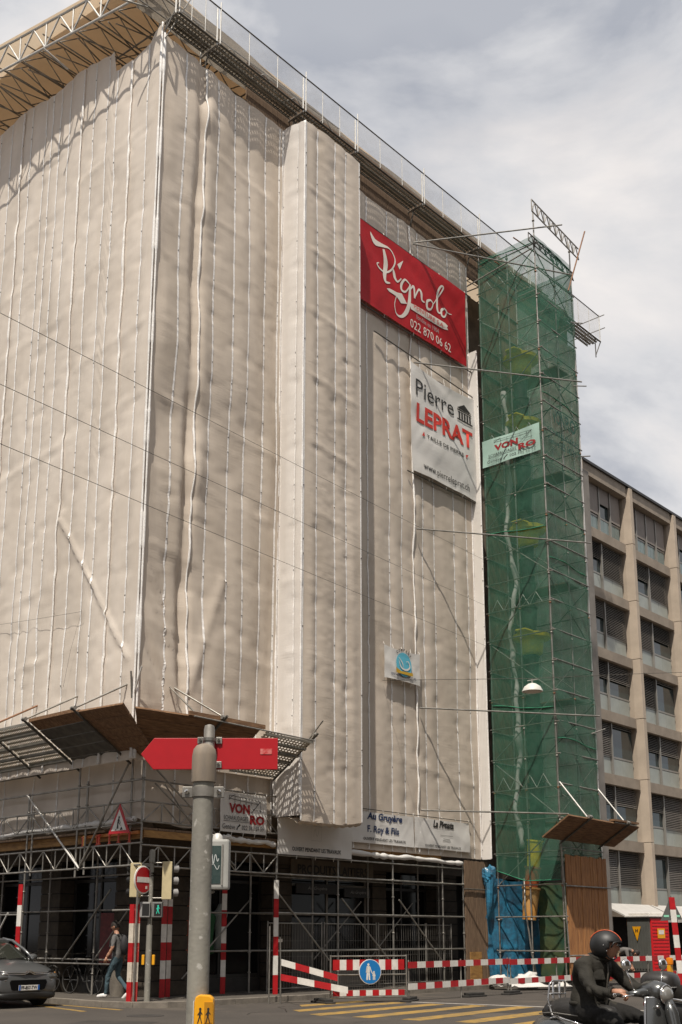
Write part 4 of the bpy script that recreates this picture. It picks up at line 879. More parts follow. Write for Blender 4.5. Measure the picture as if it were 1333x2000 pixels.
obj('tarp_tail', MB().path([(13.68,-.22,3.35),(13.62,-.25,2.95),(13.6,-.24,2.55),(13.58,-.2,2.2)], [.13,.12,.09,.02], 7), M_['tarp_blue'], bt)
cord = tag(obj('grey_cable', MB().path([(14.1,-1.25,3.4),(14.1,-1.25,2.4),(14.2,-1.3,1.7),(14.22,-1.35,1.1),(14.35,-1.45,.3)], .03, 7), M_['galv'], smooth=True), 'pale cable hanging down over the blue tarpaulin', 'cable')
tag(obj('green_tarp', MB().grid(np.array([(15.45+.03*math.sin(y*9+z)+(y+.9)*-.35, y, z) for y in np.linspace(-.9,-2.3,14) for z in np.linspace(.3,3.3,14)]), 14, 14), mat('olive_net', (.11,.13,.045), .8, c2=(.03,.10,.06), vs=2), smooth=True), 'olive green sheet between the blue tarpaulin and the plank hoarding', 'sheet')
hd = thing('plank_hoarding', 'upright brown plank hoarding below the wooden fan beside the green tower', 'hoarding', (15.4,-2.7,SZ))
for k in range(17):
    x = 14.12 + .147*k; piece('plank', (x, -2.76+random.uniform(-.012,.012), SZ+.05), (x+.139, -2.72, 4.05+random.uniform(-.03,.03)), M_['wood'], hd)
tube('rail', (14.0,-2.8,3.12), (16.9,-2.8,3.12), .024, M_['galv_dull'], hd); tube('rail', (14.0,-2.8,1.05), (15.6,-2.8,1.05), .024, M_['galv'], hd); tube('rail', (13.98,-2.82,1.0), (13.98,-2.7,4.3), .024, M_['galv'], hd)
hd2 = thing('plank_hoarding', 'narrow weathered plank hoarding between shop scaffold and blue tarpaulin', 'hoarding', (13.2,0,SZ))
for k in range(8):
    x = 12.62 + .155*k; piece('plank', (x, -.04+random.uniform(-.01,.01), SZ+.02), (x+.148, .0, 3.95+random.uniform(-.04,.02)), M_['wood_old'], hd2)
tube('rail', (12.5,-.08,3.05), (13.9,-.08,3.05), .022, M_['tube_dark'], hd2); piece('patch_board', (12.75,-.09,.3), (13.35,-.06,1.15), M_['timber'], hd2)
# wooden fan at the tower
tf = thing('scaffold_fan', 'small sloping brown plank canopy on the street side of the green tower', 'debris fan', (15,-3.2,4.5))
H0, H1, O0, O1 = Vector((12.95,-2.68,4.5)), Vector((17.35,-2.68,4.47)), Vector((12.9,-3.65,5.1)), Vector((17.3,-3.65,5.05))
for k in range(5):
    for a, b in ((0,.46),(.464,1)):
        f0, f1 = k/5+.005, (k+1)/5-.005; L_ = lambda s, f: H0.lerp(H1, s).lerp(O0.lerp(O1, s), f); p = [L_(a,f0), L_(b,f0), L_(b,f1), L_(a,f1)]
        obj('fan_plank', MB().prism(p, (0,.02,.04)), M_['wood_h'], tf)
for x in (14.05, 16.45):
    tube('fan_arm', (x,-2.6,4.38), (x,-3.8,5.13), .03, M_['tube_dark'], tf); tube('fan_stay', (x,-3.6,5.15), (x,-2.7,6.3), .024, M_['steel_white'], tf); tube('coupler', (x-.08,-3.7,5.15), (x+.08,-3.7,5.15), .05, M_['galv_dull'], tf)
piece('loose_board', (15.6,-3.7,5.14), (17.2,-3.5,5.2), M_['wood_h'], tf)

# ------------------------------------------------------------------ office building on the right
of = thing('office_building', 'modern concrete office block with slatted blinds to the right of the green tower', 'building', (25,2,SZ))
M_['conc'] = mat('warm_concrete', (.45,.37,.29), .8, var=.14, vs=1.2, bump=.25, bs=30); M_['conc2'] = mat('concrete_beam', (.29,.24,.19), .8, var=.2, vs=1.5, bump=.25, bs=30)
M_['blind'] = mat('grey_blind_slats', (.19,.17,.15), .5, .1, var=.1); M_['blind_d'] = mat('dark_blind_slats', (.085,.075,.065), .5, .1, var=.1)
M_['mullion'] = mat('window_mullion', (.30,.285,.26), .45, .4, var=.1); M_['apron'] = mat('grey_apron_panel', (.31,.33,.30), .35, var=.12, vs=2); M_['apron_g'] = mat('green_grey_glass', (.17,.22,.215), .15, var=.15, vs=1)
M_['roomglass'] = mat('office_glass', (.025,.04,.042), .05, spec=.7)
obj('core', MB().box((23.6,3.2,SZ),(60,16,22.1)), M_['conc2'], of)
PX = [25.0+4.62*k for k in range(8)]; FT = [19.55-2.78*k for k in range(7)]
lv = [22.45] + FT
for x in PX:
    z = 22.35
    for zz in FT + [SZ]:
        obj('pillar', MB().prism([(x+.1,3.1,zz+.01),(x+.06,2.5,zz+.01),(x+.12,2.12,zz+.01),(x+.40,2.12,zz+.01),(x+.46,2.5,zz+.01),(x+.42,3.1,zz+.01)], (0,0,z-zz-.02)), M_['conc'], of, bevel=.015)
        z = zz
for k, (a, b) in enumerate(zip(PX[:-1], PX[1:])):
    obj('parapet', MB().box((a+.5,2.25,21.85),(b,3.1,22.40)), M_['conc2'], of)
    for i, zt in enumerate(FT):
        obj('beam', MB().box((a+.5,2.42,zt-.45),(b,3.1,zt)), M_['conc2'], of)
    for i, zt in enumerate(FT):
        zb = zt; zh = (21.85 if i == 0 else FT[i-1]-.45); x0, x1 = a+.5, b-.02
        nm = 3 if i == 0 else 2; y = 2.70
        fr = None
        for q in range(nm+(1 if i == 0 else 0)):
            n_ = nm+(1 if i == 0 else 0); wa = x0+(x1-x0)*q/n_; wb = x0+(x1-x0)*(q+1)/n_
            wn = obj('window', MB().prism([(wa,y,zb+.01),(wb-.005,y,zb+.01),(wb-.005,y,zh-.01),(wa,y,zh-.01)], (0,.06,0)), M_['roomglass'], of)
            piece('mullion', (wa-.03,y-.14,zb+.02), (wa+.03,y-.01,zh-.02), M_['mullion'], wn)
            piece('rail', (wa+.03,y-.05,zb+.78), (wb-.03,y-.01,zb+.86), M_['mullion'], wn)
            hs = (wb-wa-.1)/2
            for h_ in range(2):
                piece('apron_panel', (wa+.05+h_*hs,y-.04,zb+.05), (wa+.04+h_*hs+hs-.02,y-.008,zb+.76), M_['apron_g'] if i == 0 else M_['apron'], wn)
            rnd = random.random(); drop = (.98 if rnd < .62 else (.55 if rnd < .85 else .12)); m = M_['blind'] if random.random() < .6 else M_['blind_d']
            zl = zh - (zh-zb-.86)*drop; mb = MB(); zz = zh-.05
            if i == 0: mb.box((wa+.06,y-.09,zl),(wb-.06,y-.07,zh-.02)); obj('blind', mb, mat('fabric_blind',(.24,.21,.19),.8,var=.08), wn)
            else:
                while zz > zl: mb.add([(wa+.05,y-.10,zz-.062),(wb-.05,y-.10,zz-.062),(wb-.05,y-.055,zz),(wa+.05,y-.055,zz)], [(0,1,2,3)]); zz -= .08
                o = obj('blind', mb, m, wn, kind='stuff')
obj('roof_edge', MB().box((24.3,2.15,22.40),(60,3.3,22.52)), M_['frame_dark'], of)
obj('shop_back', MB().box((25.6,3.0,SZ),(60,3.2,2.95)), M_['dark'], of)
for k in range(14): piece('shop_mullion', (25.8+1.5*k,2.9,SZ), (25.86+1.5*k,2.98,2.5), M_['mullion'], of)
for x0, x1 in ((25.2,29.4),(29.6,34.2)):
    obj('awning', MB().prism([(x0,2.25,2.95),(x0,1.0,2.35),(x0,1.0,2.2),(x0,1.06,2.2),(x0,1.06,2.32),(x0,2.25,2.88)], (x1-x0,0,0)), mat('white_awning',(.47,.45,.42),.7,var=.1), of)
for k, x in enumerate((27.0, 30.4)):
    o = obj('shop_roundel', MB().lathe([(.0,0),(.38,.0),(.38,.08),(.36,.1),(.01,.1)], (x,1.9 if k == 0 else .92,2.15 if k == 0 else 2.45), 24, (0,-1,0)), M_['amber'], smooth='auto')
    tag(o, ('round orange shop sign hanging in the shade under the white awning', 'round orange shop sign in the sun beside the grey triangle')[k], 'shop sign')
# dark gap building between shop and office
gp = thing('corner_pier', 'grey plastered pier between the green tower and the office block', 'pier', (23,1.5,SZ))
obj('wall', MB().box((21.45,.9,SZ),(23.6,3.3,20.8)), mat('grey_plaster', (.22,.20,.18), .85, var=.2, vs=2), gp); obj('downpipe', MB().tube((22.3,.8,SZ),(22.3,.8,12),.06,10), M_['galv_dull'], gp)

# ------------------------------------------------------------------ buildings of the opposite sides of the junction (behind the viewer)
M_['facade'] = mat('opposite_facade', (.22,.185,.145), .85, var=.2, vs=.8)
def opposite(label, x0, x1, y0, y1, h, side):
    t = thing('town_house', label, 'building', ((x0+x1)/2,(y0+y1)/2,0)); obj('wall', MB().box((x0,y0,0),(x1,y1,h)), M_['facade'], t)
    obj('roof', MB().prism([(x0-.3,y0-.3,h),(x1+.3,y0-.3,h),(x1+.3,y1+.3,h),(x0-.3,y1+.3,h)], (0,0,.5)), M_['tube_dark'], t)
    for f in range(int((h-1)/3.3)):
        z = 1.0+3.3*f
        if side == 'y':
            for k in range(int((x1-x0-1)/3)): piece('window', (x0+1.2+3*k, y1-.02, z), (x0+2.5+3*k, y1+.05, z+1.9), M_['roomglass'], t)
        else:
            for k in range(int((y1-y0-1)/3)): piece('window', (x1-.02, y0+1.2+3*k, z), (x1+.05, y0+2.5+3*k, z+1.9), M_['roomglass'], t)
opposite('stone town house across the street behind the viewer', -12, 40, -44, -32, 23, 'y')
opposite('stone town house on the far side of the left street', -44, -32, -8, 40, 22, 'x')
opposite('stone corner house across the junction behind the viewer', -46, -33, -46, -34, 23, 'x')

# ------------------------------------------------------------------ foreground pole, arrow sign, signal box
M_['conc_pole'] = mat('worn_grey_pole', (.27,.255,.215), .7, c2=(.19,.18,.155), vs=5, vscale=(1,1,.5), bump=.2, bs=30)
def spots(m, c, scale, thr):
    t = m.node_tree; b = t.nodes['Principled BSDF']; g = N(t, 'ShaderNodeNewGeometry'); n = N(t, 'ShaderNodeTexNoise', i_Scale=scale, i_Detail=4.0, i_Roughness=.55); t.links.new(g.outputs['Position'], n.inputs['Vector'])
    r = N(t, 'ShaderNodeMapRange', i_1=thr, i_2=thr+.06); t.links.new(n.outputs[0], r.inputs[0]); mixn = N(t, 'ShaderNodeMix', data_type='RGBA'); src = b.inputs['Base Color'].links[0].from_socket
    t.links.new(r.outputs[0], mixn.inputs[0]); t.links.new(src, mixn.inputs[6]); mixn.inputs[7].default_value = (*c, 1); t.links.new(mixn.outputs[2], b.inputs['Base Color'])
spots(M_['conc_pole'], (.42,.40,.36), 11, .63); spots(M_['asphalt'], (.085,.07,.055), .35, .58); spots(M_['white_old'], (.36,.27,.2), 14, .62); spots(M_['red_old'], (.5,.2,.16), 14, .62)
M_['cap'] = mat('weathered_cap', (.25,.20,.15), .75, c2=(.17,.14,.11), vs=9, vscale=(2,2,.4))
PP = Vector((-11.12,-14.86,0))
pole = thing('street_pole', 'thick scuffed grey pole with brown cap and bolted collar in front of the corner', 'pole', PP + ZU*GZ)
obj('shaft', MB().lathe([(.073,GZ),(.071,1.5),(.069,2.66)], PP, 28), M_['conc_pole'], pole, smooth='auto')
obj('cap', MB().lathe([(.083,2.62),(.084,2.64),(.083,2.80),(.075,2.845),(.055,2.872),(.025,2.884),(.005,2.886)], PP, 28), M_['cap'], pole, smooth='auto')
cl = obj('collar', MB().lathe([(.078,2.52),(.078,2.585)], PP, 28), M_['galv_dull'], pole, smooth='auto')
for s in (-1, 1):
    obj('clamp_ear', MB().obox(PP + RT*s*.105 - FW*.005 + ZU*2.552, RT*.034, FW*.02, ZU*.037), M_['galv'], cl, bevel=.004)
    obj('bolt', MB().lathe([(.016,0),(.016,.012),(.008,.022)], PP + RT*s*.108 - FW*.028 + ZU*2.552, 8, -FW), M_['chrome'], cl)
bxp = PP - FW*.115 + RT*.055
bx_ = thing('push_button_box', 'yellow pedestrian push button box with walking figures on the grey pole', 'push button box', bxp + ZU*.98)
poly = [(-.062,1.0),(.062,1.0),(.062,1.18),(.058,1.215),(.035,1.235),(-.03,1.24),(-.055,1.225),(-.062,1.19)]
obj('case', MB().prism([bxp + RT*a + ZU*b for a, b in poly], FW*.09), M_['ybox'], bx_, bevel=.008)
obj('side_panel', MB().obox(bxp - RT*.0665 + FW*.045 + ZU*1.1, RT*.003, FW*.04, ZU*.1), mat('pale_grey_plastic',(.5,.49,.47),.5), bx_)
obj('recess', MB().obox(bxp + RT*.03 - FW*.002 + ZU*1.13, RT*.026, FW*.003, ZU*.065), mat('amber_recess', (.45,.20,.01), .4), bx_)
for k, (cx_, m) in enumerate(((-.022,'ink'),(.030,'ink'))):
    mb = MB(); o_ = bxp - FW*(.003 if k == 0 else .007); z0 = 1.085
    flat(mb, disc(cx_, z0+.068, .008, 12), o_, RT, ZU); stroke(mb, [(cx_,z0+.06),(cx_-.002,z0+.025)], .012, o_, RT, ZU, 1)
    stroke(mb, [(cx_-.002,z0+.028),(cx_-.015,z0-.02)], .006, o_, RT, ZU, 1); stroke(mb, [(cx_-.002,z0+.028),(cx_+.012,z0-.02)], .006, o_, RT, ZU, 1)
    stroke(mb, [(cx_,z0+.055),(cx_-.016,z0+.03)], .005, o_, RT, ZU, 1); stroke(mb, [(cx_,z0+.055),(cx_+.014,z0+.035)], .005, o_, RT, ZU, 1)
    obj('walking_figure', mb, M_[m], bx_, kind='stuff')
SP = Vector((-10.43,-14.12,0))
ar = thing('arrow_sign', 'blank red arrow shaped sign pointing left on a thin grey pole', 'sign', SP + ZU*GZ)
obj('shaft', MB().lathe([(.042,GZ),(.042,3.17),(.036,3.20),(.01,3.21)], SP, 20), M_['galv_dull'], ar, smooth='auto')
ap = [(-.535,2.985),(-.435,3.112),(.53,3.112),(.53,2.865),(-.435,2.865)]
obj('arrow_board', MB().prism([SP - FW*.008 + FW*.06*0 + RT*a + ZU*b + FW*.055 for a, b in ap], FW*.018), M_['sign_red'], ar, bevel=.004)
obj('sticker_trace', MB().obox(SP + FW*.044 + RT*.44 + ZU*3.005, RT*.045, FW*.0015, ZU*.022), mat('torn_sticker', (.62,.22,.2), .7, c2=(.45,.02,.02), vs=30), ar)
for z in (3.09, 2.90):
    obj('clamp', MB().lathe([(.05,z-.012),(.05,z+.012)], SP, 20), M_['galv'], ar, smooth='auto')
    for s in (-1, 1): obj('clamp_plate', MB().obox(SP + RT*s*.072 + FW*.036 + ZU*z, RT*.024, FW*.006, ZU*.026), M_['galv'], ar, bevel=.003); obj('bolt', MB().lathe([(.011,0),(.011,.012)], SP + RT*s*.072 + FW*.03 + ZU*z, 8, -FW), M_['chrome'], ar)
BP = SP + RT*.10 - FW*.05
sb = thing('signal_box', 'grey signal housing with a scratched dark glass front on the thin pole', 'signal housing', BP + ZU*1.95)
bxr = (RT*.75 - FW*.66).normalized(); bxn = Vector((bxr.y, -bxr.x, 0)); bxn = bxn if bxn.dot(FW) < 0 else -bxn
obj('housing', MB().obox(BP + ZU*2.13, RT*.085, FW*.07, ZU*.185), mat('grey_housing', (.34,.335,.31), .5, var=.12, vs=6), sb, bevel=.018)
obj('glass_front', MB().obox(BP - FW*.0715 - RT*.025 + ZU*2.125, RT*.052, FW*.003, ZU*.14), mat('scratched_glass', (.025,.045,.045), .12, c2=(.06,.085,.08), vs=16), sb)
obj('front_frame', MB().obox(BP - FW*.073 + RT*.038 + ZU*2.125, RT*.005, FW*.006, ZU*.15), M_['galv_dull'], sb)
obj('top_cap', MB().lathe([(.04,2.312),(.035,2.345),(.018,2.362),(.003,2.365)], BP - RT*.01, 16), M_['steel_white'], sb, smooth='auto')
obj('scrawl', stroke(stroke(MB(), [(-.055,2.16),(-.04,2.2),(-.03,2.13),(-.015,2.2),(0,2.15),(.01,2.17)], .006, BP - FW*.0765, RT, ZU), [(-.06,2.1),(-.03,2.13),(0,2.09),(.015,2.12)], .005, BP - FW*.0765, RT, ZU), mat('scrawl_white', (.45,.47,.46), .7), sb, kind='stuff')
tube('bracket', BP + ZU*2.34 - RT*.01, SP + ZU*2.36, .012, M_['galv'], sb); tube('bracket', BP + ZU*1.93 - RT*.03, SP + ZU*1.92, .012, M_['galv'], sb)

# ------------------------------------------------------------------ corner signal pole and signs
GP_ = Vector((.19,-.19,0))
sp = thing('traffic_signal', 'signal pole with cream signal backs and green walking figure at the corner', 'traffic signal', GP_ + ZU*SZ)
obj('shaft', MB().lathe([(.068,SZ),(.066,1.85),(.066,1.86)], GP_, 16), M_['conc_pole'], sp, smooth='auto')
obj('upper_shaft', MB().lathe([(.05,1.86),(.05,3.25),(.068,3.26),(.07,3.5),(.05,3.55),(.01,3.56)], GP_, 16), M_['conc_pole'], sp, smooth='auto')
M_['cream'] = mat('cream_signal_back', (.55,.46,.27), .5, var=.12, vs=6)
for s, w_, off, z0, z1 in ((1,.11,.36,2.43,3.28),(-1,.13,-.35,2.48,3.25)):
    c = GP_ + RT*off - FW*.02 + ZU*(z0+z1)/2
    hd_ = obj('signal_back', MB().obox(c, RT*w_, FW*.03, ZU*(z1-z0)/2), M_['cream'], sp, bevel=.012)
    obj('signal_head', MB().obox(c + FW*.14 + RT*.02*s, RT*(w_*.85), FW*.10, ZU*(z1-z0)/2*.97), M_['black'], hd_)
    for k in range(3):
        obj('visor', MB().lathe([(.085,0),(.09,.12),(.08,.12),(.07,.01)], c + FW*.16 + RT*s*.1 + ZU*(.27-.27*k), 12, RT*s + FW*.6), M_['ink_grey'] if s > 0 else M_['black'], hd_, smooth='auto')
    for z in (z0+.03, z1-.03): tube('arm', GP_ + ZU*z, c + ZU*(z-(z0+z1)/2), .016, M_['galv'], sp)
    for z in (2.95, 3.0): tube('band', GP_ + ZU*z, GP_ + ZU*(z+.03), .06, M_['galv_dull'], sp, 12)
for off, lit in ((.17, True), (-.10, False)):
    c = GP_ + RT*off - FW*.05 + ZU*2.2
    h_ = obj('crossing_signal', MB().obox(c, RT*.115, FW*.09, ZU*.17), M_['ink_grey'] if not lit else mat('signal_grey', (.16,.16,.15), .5), sp, bevel=.015)
    obj('signal_lens', MB().obox(c - FW*.093 + RT*.02, RT*.08, FW*.004, ZU*.13), M_['black'], h_)
    if lit:
        mb = MB(); o_ = c - FW*.099 + RT*.03; g_ = mat('green_figure_lamp', (.02,.3,.2), .4, emit=(.03,.6,.4,.5))
        flat(mb, disc(0,.085,.018,10), o_, RT, ZU); stroke(mb, [(0,.07),(-.005,-.01)], .03, o_, RT, ZU, 1); stroke(mb, [(-.005,0),(-.035,-.09)], .014, o_, RT, ZU, 1); stroke(mb, [(-.005,0),(.03,-.09)], .014, o_, RT, ZU, 1); stroke(mb, [(0,.06),(-.04,.01)], .011, o_, RT, ZU, 1); stroke(mb, [(0,.06),(.04,.02)], .011, o_, RT, ZU, 1)
        obj('lit_figure', mb, g_, h_, kind='stuff')
for s in (-1, 1): obj('push_button', MB().obox(GP_ + RT*s*.115 + ZU*1.1, RT*.03, FW*.05, ZU*.11), M_['ybox'], sp, bevel=.012)
ne = thing('no_entry_sign', 'round red no entry sign on a thin post above the paired marker boards', 'sign', (-.12,-.16,SZ))
nn = Vector((.22,-.975,0)).normalized(); ns_ = Vector((-nn.y, nn.x, 0)); nc = Vector((-.05,-.2,2.86))
obj('post', MB().tube((-.12,-.10,SZ),(-.12,-.10,2.75),.024,10), M_['galv'], ne, smooth='auto')
obj('disc', MB().lathe([(.30,0),(.315,.005),(.315,.025),(.30,.03)], nc - nn*.02, 36, nn), M_['white'], ne, smooth='auto')
obj('red_face', MB().lathe([(.285,0),(.285,.004)], nc + nn*.011, 36, nn), M_['sign_red'], ne)
obj('white_bar', MB().obox(nc + nn*.018, ns_*.235, nn*.002, ZU*.06), M_['white'], ne)
obj('sticker', MB().obox(nc + nn*.018 + ns_*.1 - ZU*.17, ns_*.03, nn*.002, ZU*.035), M_['ink_white'], ne)
tr = thing('roadworks_sign', 'triangular red and white roadworks sign with digging figure on the scaffold', 'sign', (-.32,.42,3.93))
def tri_pts(s, cx_=.42, cz=4.15): return [(cx_-s, cz-s*.577), (cx_+s, cz-s*.577), (cx_, cz+s*1.155)]
obj('red_border', MB().prism([(-.33,a,b) for a, b in tri_pts(.40)][::-1], (.02,0,0)), M_['sign_red'], tr, bevel=.004)
obj('white_face', MB().prism([(-.333,a,b) for a, b in tri_pts(.28)][::-1], (.003,0,0)), M_['white'], tr)
mb = MB(); o_ = (-.337,.42,0); YD = Vector((0,-1,0))
flat(mb, disc(.005,4.29,.03,12), o_, YD, ZU); stroke(mb, [(-.005,4.26),(-.035,4.15)], .05, o_, YD, ZU, 2); stroke(mb, [(-.035,4.16),(-.02,4.03)], .03, o_, YD, ZU, 2); stroke(mb, [(-.035,4.16),(-.06,4.03)], .03, o_, YD, ZU, 2)
stroke(mb, [(-.005,4.25),(.05,4.17),(.02,4.13)], .018, o_, YD, ZU); stroke(mb, [(-.05,4.22),(.09,4.08)], .01, o_, YD, ZU, 1); flat(mb, [(.05,4.0),(.16,4.0),(.12,4.06),(.09,4.07)], o_, YD, ZU); flat(mb, [(-.14,4.0),(-.07,4.0),(-.1,4.03)], o_, YD, ZU)
obj('digging_figure', mb, M_['ink'], tr, kind='stuff')

# ------------------------------------------------------------------ barriers at the site edge
def striped(name_, a, b, h, n, m=('red','white'), first=0, t=None, th=.012):
    a = Vector(a); b = Vector(b); d = (b-a)/n; nrm = Vector((d.y, -d.x, 0)).normalized(); up = ZU
    for k in range(n):
        obj('stripe', MB().obox(a + d*(k+.5), d*.5, nrm*th, up*h/2), M_[m[(k+first) % 2]], t)
def foot(x, y, rz):
    f = tag(obj('rubber_foot', MB().prism([(-.42,-.13,0),(.42,-.13,0),(.42,.13,0),(-.42,.13,0)], (0,0,.05)).prism([(-.36,-.1,.05),(.36,-.1,.05),(.30,.1,.05),(-.30,.1,.05)], (0,0,.06)), M_['rubber'], bevel=.015), 'x', 'barrier foot', 'rubber barrier feet along the site edge')
    f.location = (x, y, GZ); f.rotation_euler = (0,0,rz); return f
ba = Vector((4.0,-2.25,0)); bb_ = Vector((5.78,-3.12,0)); bd = (bb_-ba).normalized(); bn = Vector((bd.y,-bd.x,0))
fb = thing('framed_barrier', 'framed mesh barrier with striped boards carrying a round blue pedestrian sign', 'barrier', (ba+bb_)/2 + ZU*GZ)
for p in (ba, bb_): tube('frame_post', p + ZU*GZ, p + ZU*1.18, .022, M_['galv'], fb)
for z in (1.15, .20, .72): tube('frame_rail', ba + ZU*z, bb_ + ZU*z, .016, M_['galv'], fb)
striped('s', ba + ZU*.95 + bd*.06, bb_ + ZU*.95 - bd*.06, .24, 11, t=fb); striped('s', ba + ZU*.30 + bd*.06, bb_ + ZU*.30 - bd*.06, .13, 11, t=fb)
mb = MB()
for k in range(1, 32): p = ba.lerp(bb_, k/32); mb.tube(p + ZU*.37, p + ZU*.83, .003, 4)
for z in (.45,.58,.7): mb.tube(ba + ZU*z, bb_ + ZU*z, .003, 4)
obj('wire_mesh', mb, M_['galv'], fb, kind='stuff')
bs_ = thing('pedestrian_sign', 'round blue sign with white adult and child on the framed barrier', 'sign', (ba+bb_)/2 + ZU*.5)
cc = ba.lerp(bb_, .50) + bn*.05 + ZU*.79
obj('disc', MB().lathe([(.29,0),(.29,.02)], cc, 36, bn), M_['white'], bs_); obj('blue_face', MB().lathe([(.275,0),(.275,.004)], cc + bn*.02, 36, bn), mat('sign_blue', (.01,.17,.46), .45), bs_)
mb = MB(); oo = cc + bn*.028; q = lambda pts, w_: stroke(mb, pts, w_, oo, bd, ZU, 3)
flat(mb, disc(-.05,.165,.03,14), oo, bd, ZU); q([(-.05,.13),(-.055,-.02)], .085); q([(-.075,-.01),(-.085,-.19)], .04); q([(-.035,-.01),(-.02,-.19)], .04); q([(-.085,.11),(-.105,-.02)], .024); q([(-.01,.11),(.03,.0),(.075,-.06)], .022)
flat(mb, disc(.095,-.01,.024,12), oo, bd, ZU); q([(.095,-.035),(.095,-.12)], .055); q([(.08,-.11),(.075,-.19)], .024); q([(.11,-.11),(.118,-.19)], .024); q([(.07,-.05),(.06,-.1)], .016); q([(.12,-.05),(.13,-.11)], .016)
obj('figures', mb, M_['white'], bs_, kind='stuff')
fl = thing('barrier_board', 'upper of two sagging striped boards leaning left of the framed barrier', 'barrier board', (3.5,-1.9,GZ)); striped('s', (3.10,-1.5,1.02), (4.02,-2.45,.66), .15, 4, first=1, t=fl)
fl2 = thing('barrier_board', 'lower of two sagging striped boards left of the framed barrier', 'barrier board', (3.6,-2.0,GZ)); striped('s', (3.10,-1.48,.68), (4.2,-2.62,.38), .15, 4, first=0, t=fl2)
tube('trestle_leg', (3.13,-1.45,GZ), (3.13,-1.45,1.1), .02, M_['galv'], fl); tube('trestle_leg', (3.0,-1.2,GZ), (3.0,-1.2,1.85), .018, M_['galv'], fl); tube('trestle_leg', (3.35,-1.25,GZ), (3.3,-1.25,1.6), .014, M_['galv'], fl)
for (x0, y0, x1, y1, n, lab) in ((5.86,-3.12,10.3,-3.1,13,'stretch of red and white rails before the dark shop scaffold'),(10.35,-3.1,14.9,-3.3,14,'stretch of red and white rails before the blue tarpaulin'),(14.95,-3.3,20.0,-3.9,15,'stretch of red and white rails behind the scooter rider')):
    rb = thing('barrier_rails', lab, 'barrier', ((x0+x1)/2,(y0+y1)/2,GZ), 0, 'red and white barrier rails')
    striped('s', (x0,y0,.93), (x1,y1,.95), .15, n, t=rb); striped('s', (x0,y0,.42), (x1,y1,.46), .15, n, first=1, t=rb)
    for f in (.01, .5, .99): tube('rail_post', (x0+(x1-x0)*f,y0+(y1-y0)*f+.03,GZ), (x0+(x1-x0)*f,y0+(y1-y0)*f+.03,1.05), .018, M_['galv_dull'], rb)
for x, y, r_, lab in ((5.85,-3.15,.4,'black rubber foot under the right end of the framed barrier'),(8.6,-3.1,.0,'black rubber foot below the rails before the shop scaffold'),(10.3,-3.15,.15,'pair of rubber feet'),(12.9,-3.2,.1,'black rubber foot in front of the blue tarpaulin'),(15.0,-3.35,.3,'black rubber foot in front of the brown plank hoarding'),(3.9,-2.1,1.2,'black rubber foot under the left end of the framed barrier')):
    foot(x, y, r_)['label'] = lab if 'pair' not in lab else 'black rubber foot in front of the narrow weathered hoarding'
for x, y, c_, lab in ((18.4,-3.8,0,'amber warning lamp hanging on the rails left of the red cabin'),(19.9,-3.95,0,'amber warning lamp hanging on the rails right of the red cabin')):
    wl = thing('warning_lamp', lab, 'warning lamp', (x,y,.6), 0, 'amber warning lamps'); obj('lens', MB().lathe([(.02,0),(.11,.02),(.12,.12),(.11,.22),(.02,.24)], (x,y-.06,.72), 14), M_['amber'], wl, smooth='auto'); obj('battery_case', MB().box((x-.1,y-.12,.48),(x+.1,y,.72)), M_['ybox'], wl, bevel=.015)
# rubble and sacks at the tower foot
for k, (x, y, r, m, lab) in enumerate(((13.5,-1.6,.33,'vinyl','pale rubble sack slumped at the foot of the blue tarpaulin'),(14.3,-2.9,.30,'rubber','black rubble sack between blue tarpaulin and hoarding'),(13.75,-2.3,.25,'rubber','smaller black sack lying beside the blue tarpaulin'),(12.6,-1.2,.26,'vinyl','flattened pale sack before the weathered hoarding'))):
    o = obj('rubble_sack', MB().ellipsoid((x,y,SZ+r*.5), (r*1.3,r,r*.62), 18, 12, lambda d, p: p*(1+.8*float(vn(d.x*2.3+x*3, d.z*2.3+d.y*2, 70)))), M_[m], smooth=True); tag(o, lab, 'sack', 'rubble sacks')
pl = obj('crumpled_sheet', MB().grid(np.array([(12.2+2.4*a, -1.15-1.9*a*.6-1.0*b, SZ-.02+.28*abs(float(vn(a*7, b*4, 72)))*2*(1-abs(2*b-1))) for a in np.linspace(0,1,40) for b in np.linspace(0,1,14)]), 40, 14), M_['vinyl'], smooth=True); tag(pl, 'crumpled pale plastic sheet lying on the kerb below the blue tarpaulin', 'plastic sheet')
# mesh fence panels under the scaffold
for k, (x0, x1) in enumerate(((4.55,6.6),(6.7,8.9),(9.0,11.2),(11.25,12.5))):
    fp = thing('mesh_fence', ('wire mesh fence panel just right of the bright marker board','second wire mesh fence panel behind the framed barrier','wire mesh fence panel before the dark doorway','narrow wire mesh fence panel next to the weathered hoarding')[k], 'fence', ((x0+x1)/2,.45,SZ), 0, 'mesh fence panels')
    for x in (x0, x1): tube('frame_post', (x,.45,SZ), (x,.45,2.0), .02, M_['galv'], fp)
    for z in (.3, 1.95): tube('frame_rail', (x0,.45,z), (x1,.45,z), .016, M_['galv'], fp)
    mb = MB(); n = int((x1-x0)/.1)
    for j in range(1, n): mb.tube((x0+(x1-x0)*j/n,.45,.3), (x0+(x1-x0)*j/n,.45,1.95), .0035, 4)
    for z in (.7,1.1,1.5): mb.tube((x0,.45,z), (x1,.45,z), .0035, 4)
    obj('wire_mesh', mb, M_['galv_dull'], fp, kind='stuff')
piece_ = tag(obj('small_plate', MB().box((4.75,.40,1.47),(5.05,.43,1.55)), M_['ink_white']), 'small pale plate tied to the mesh fence beside the marker board', 'plate')
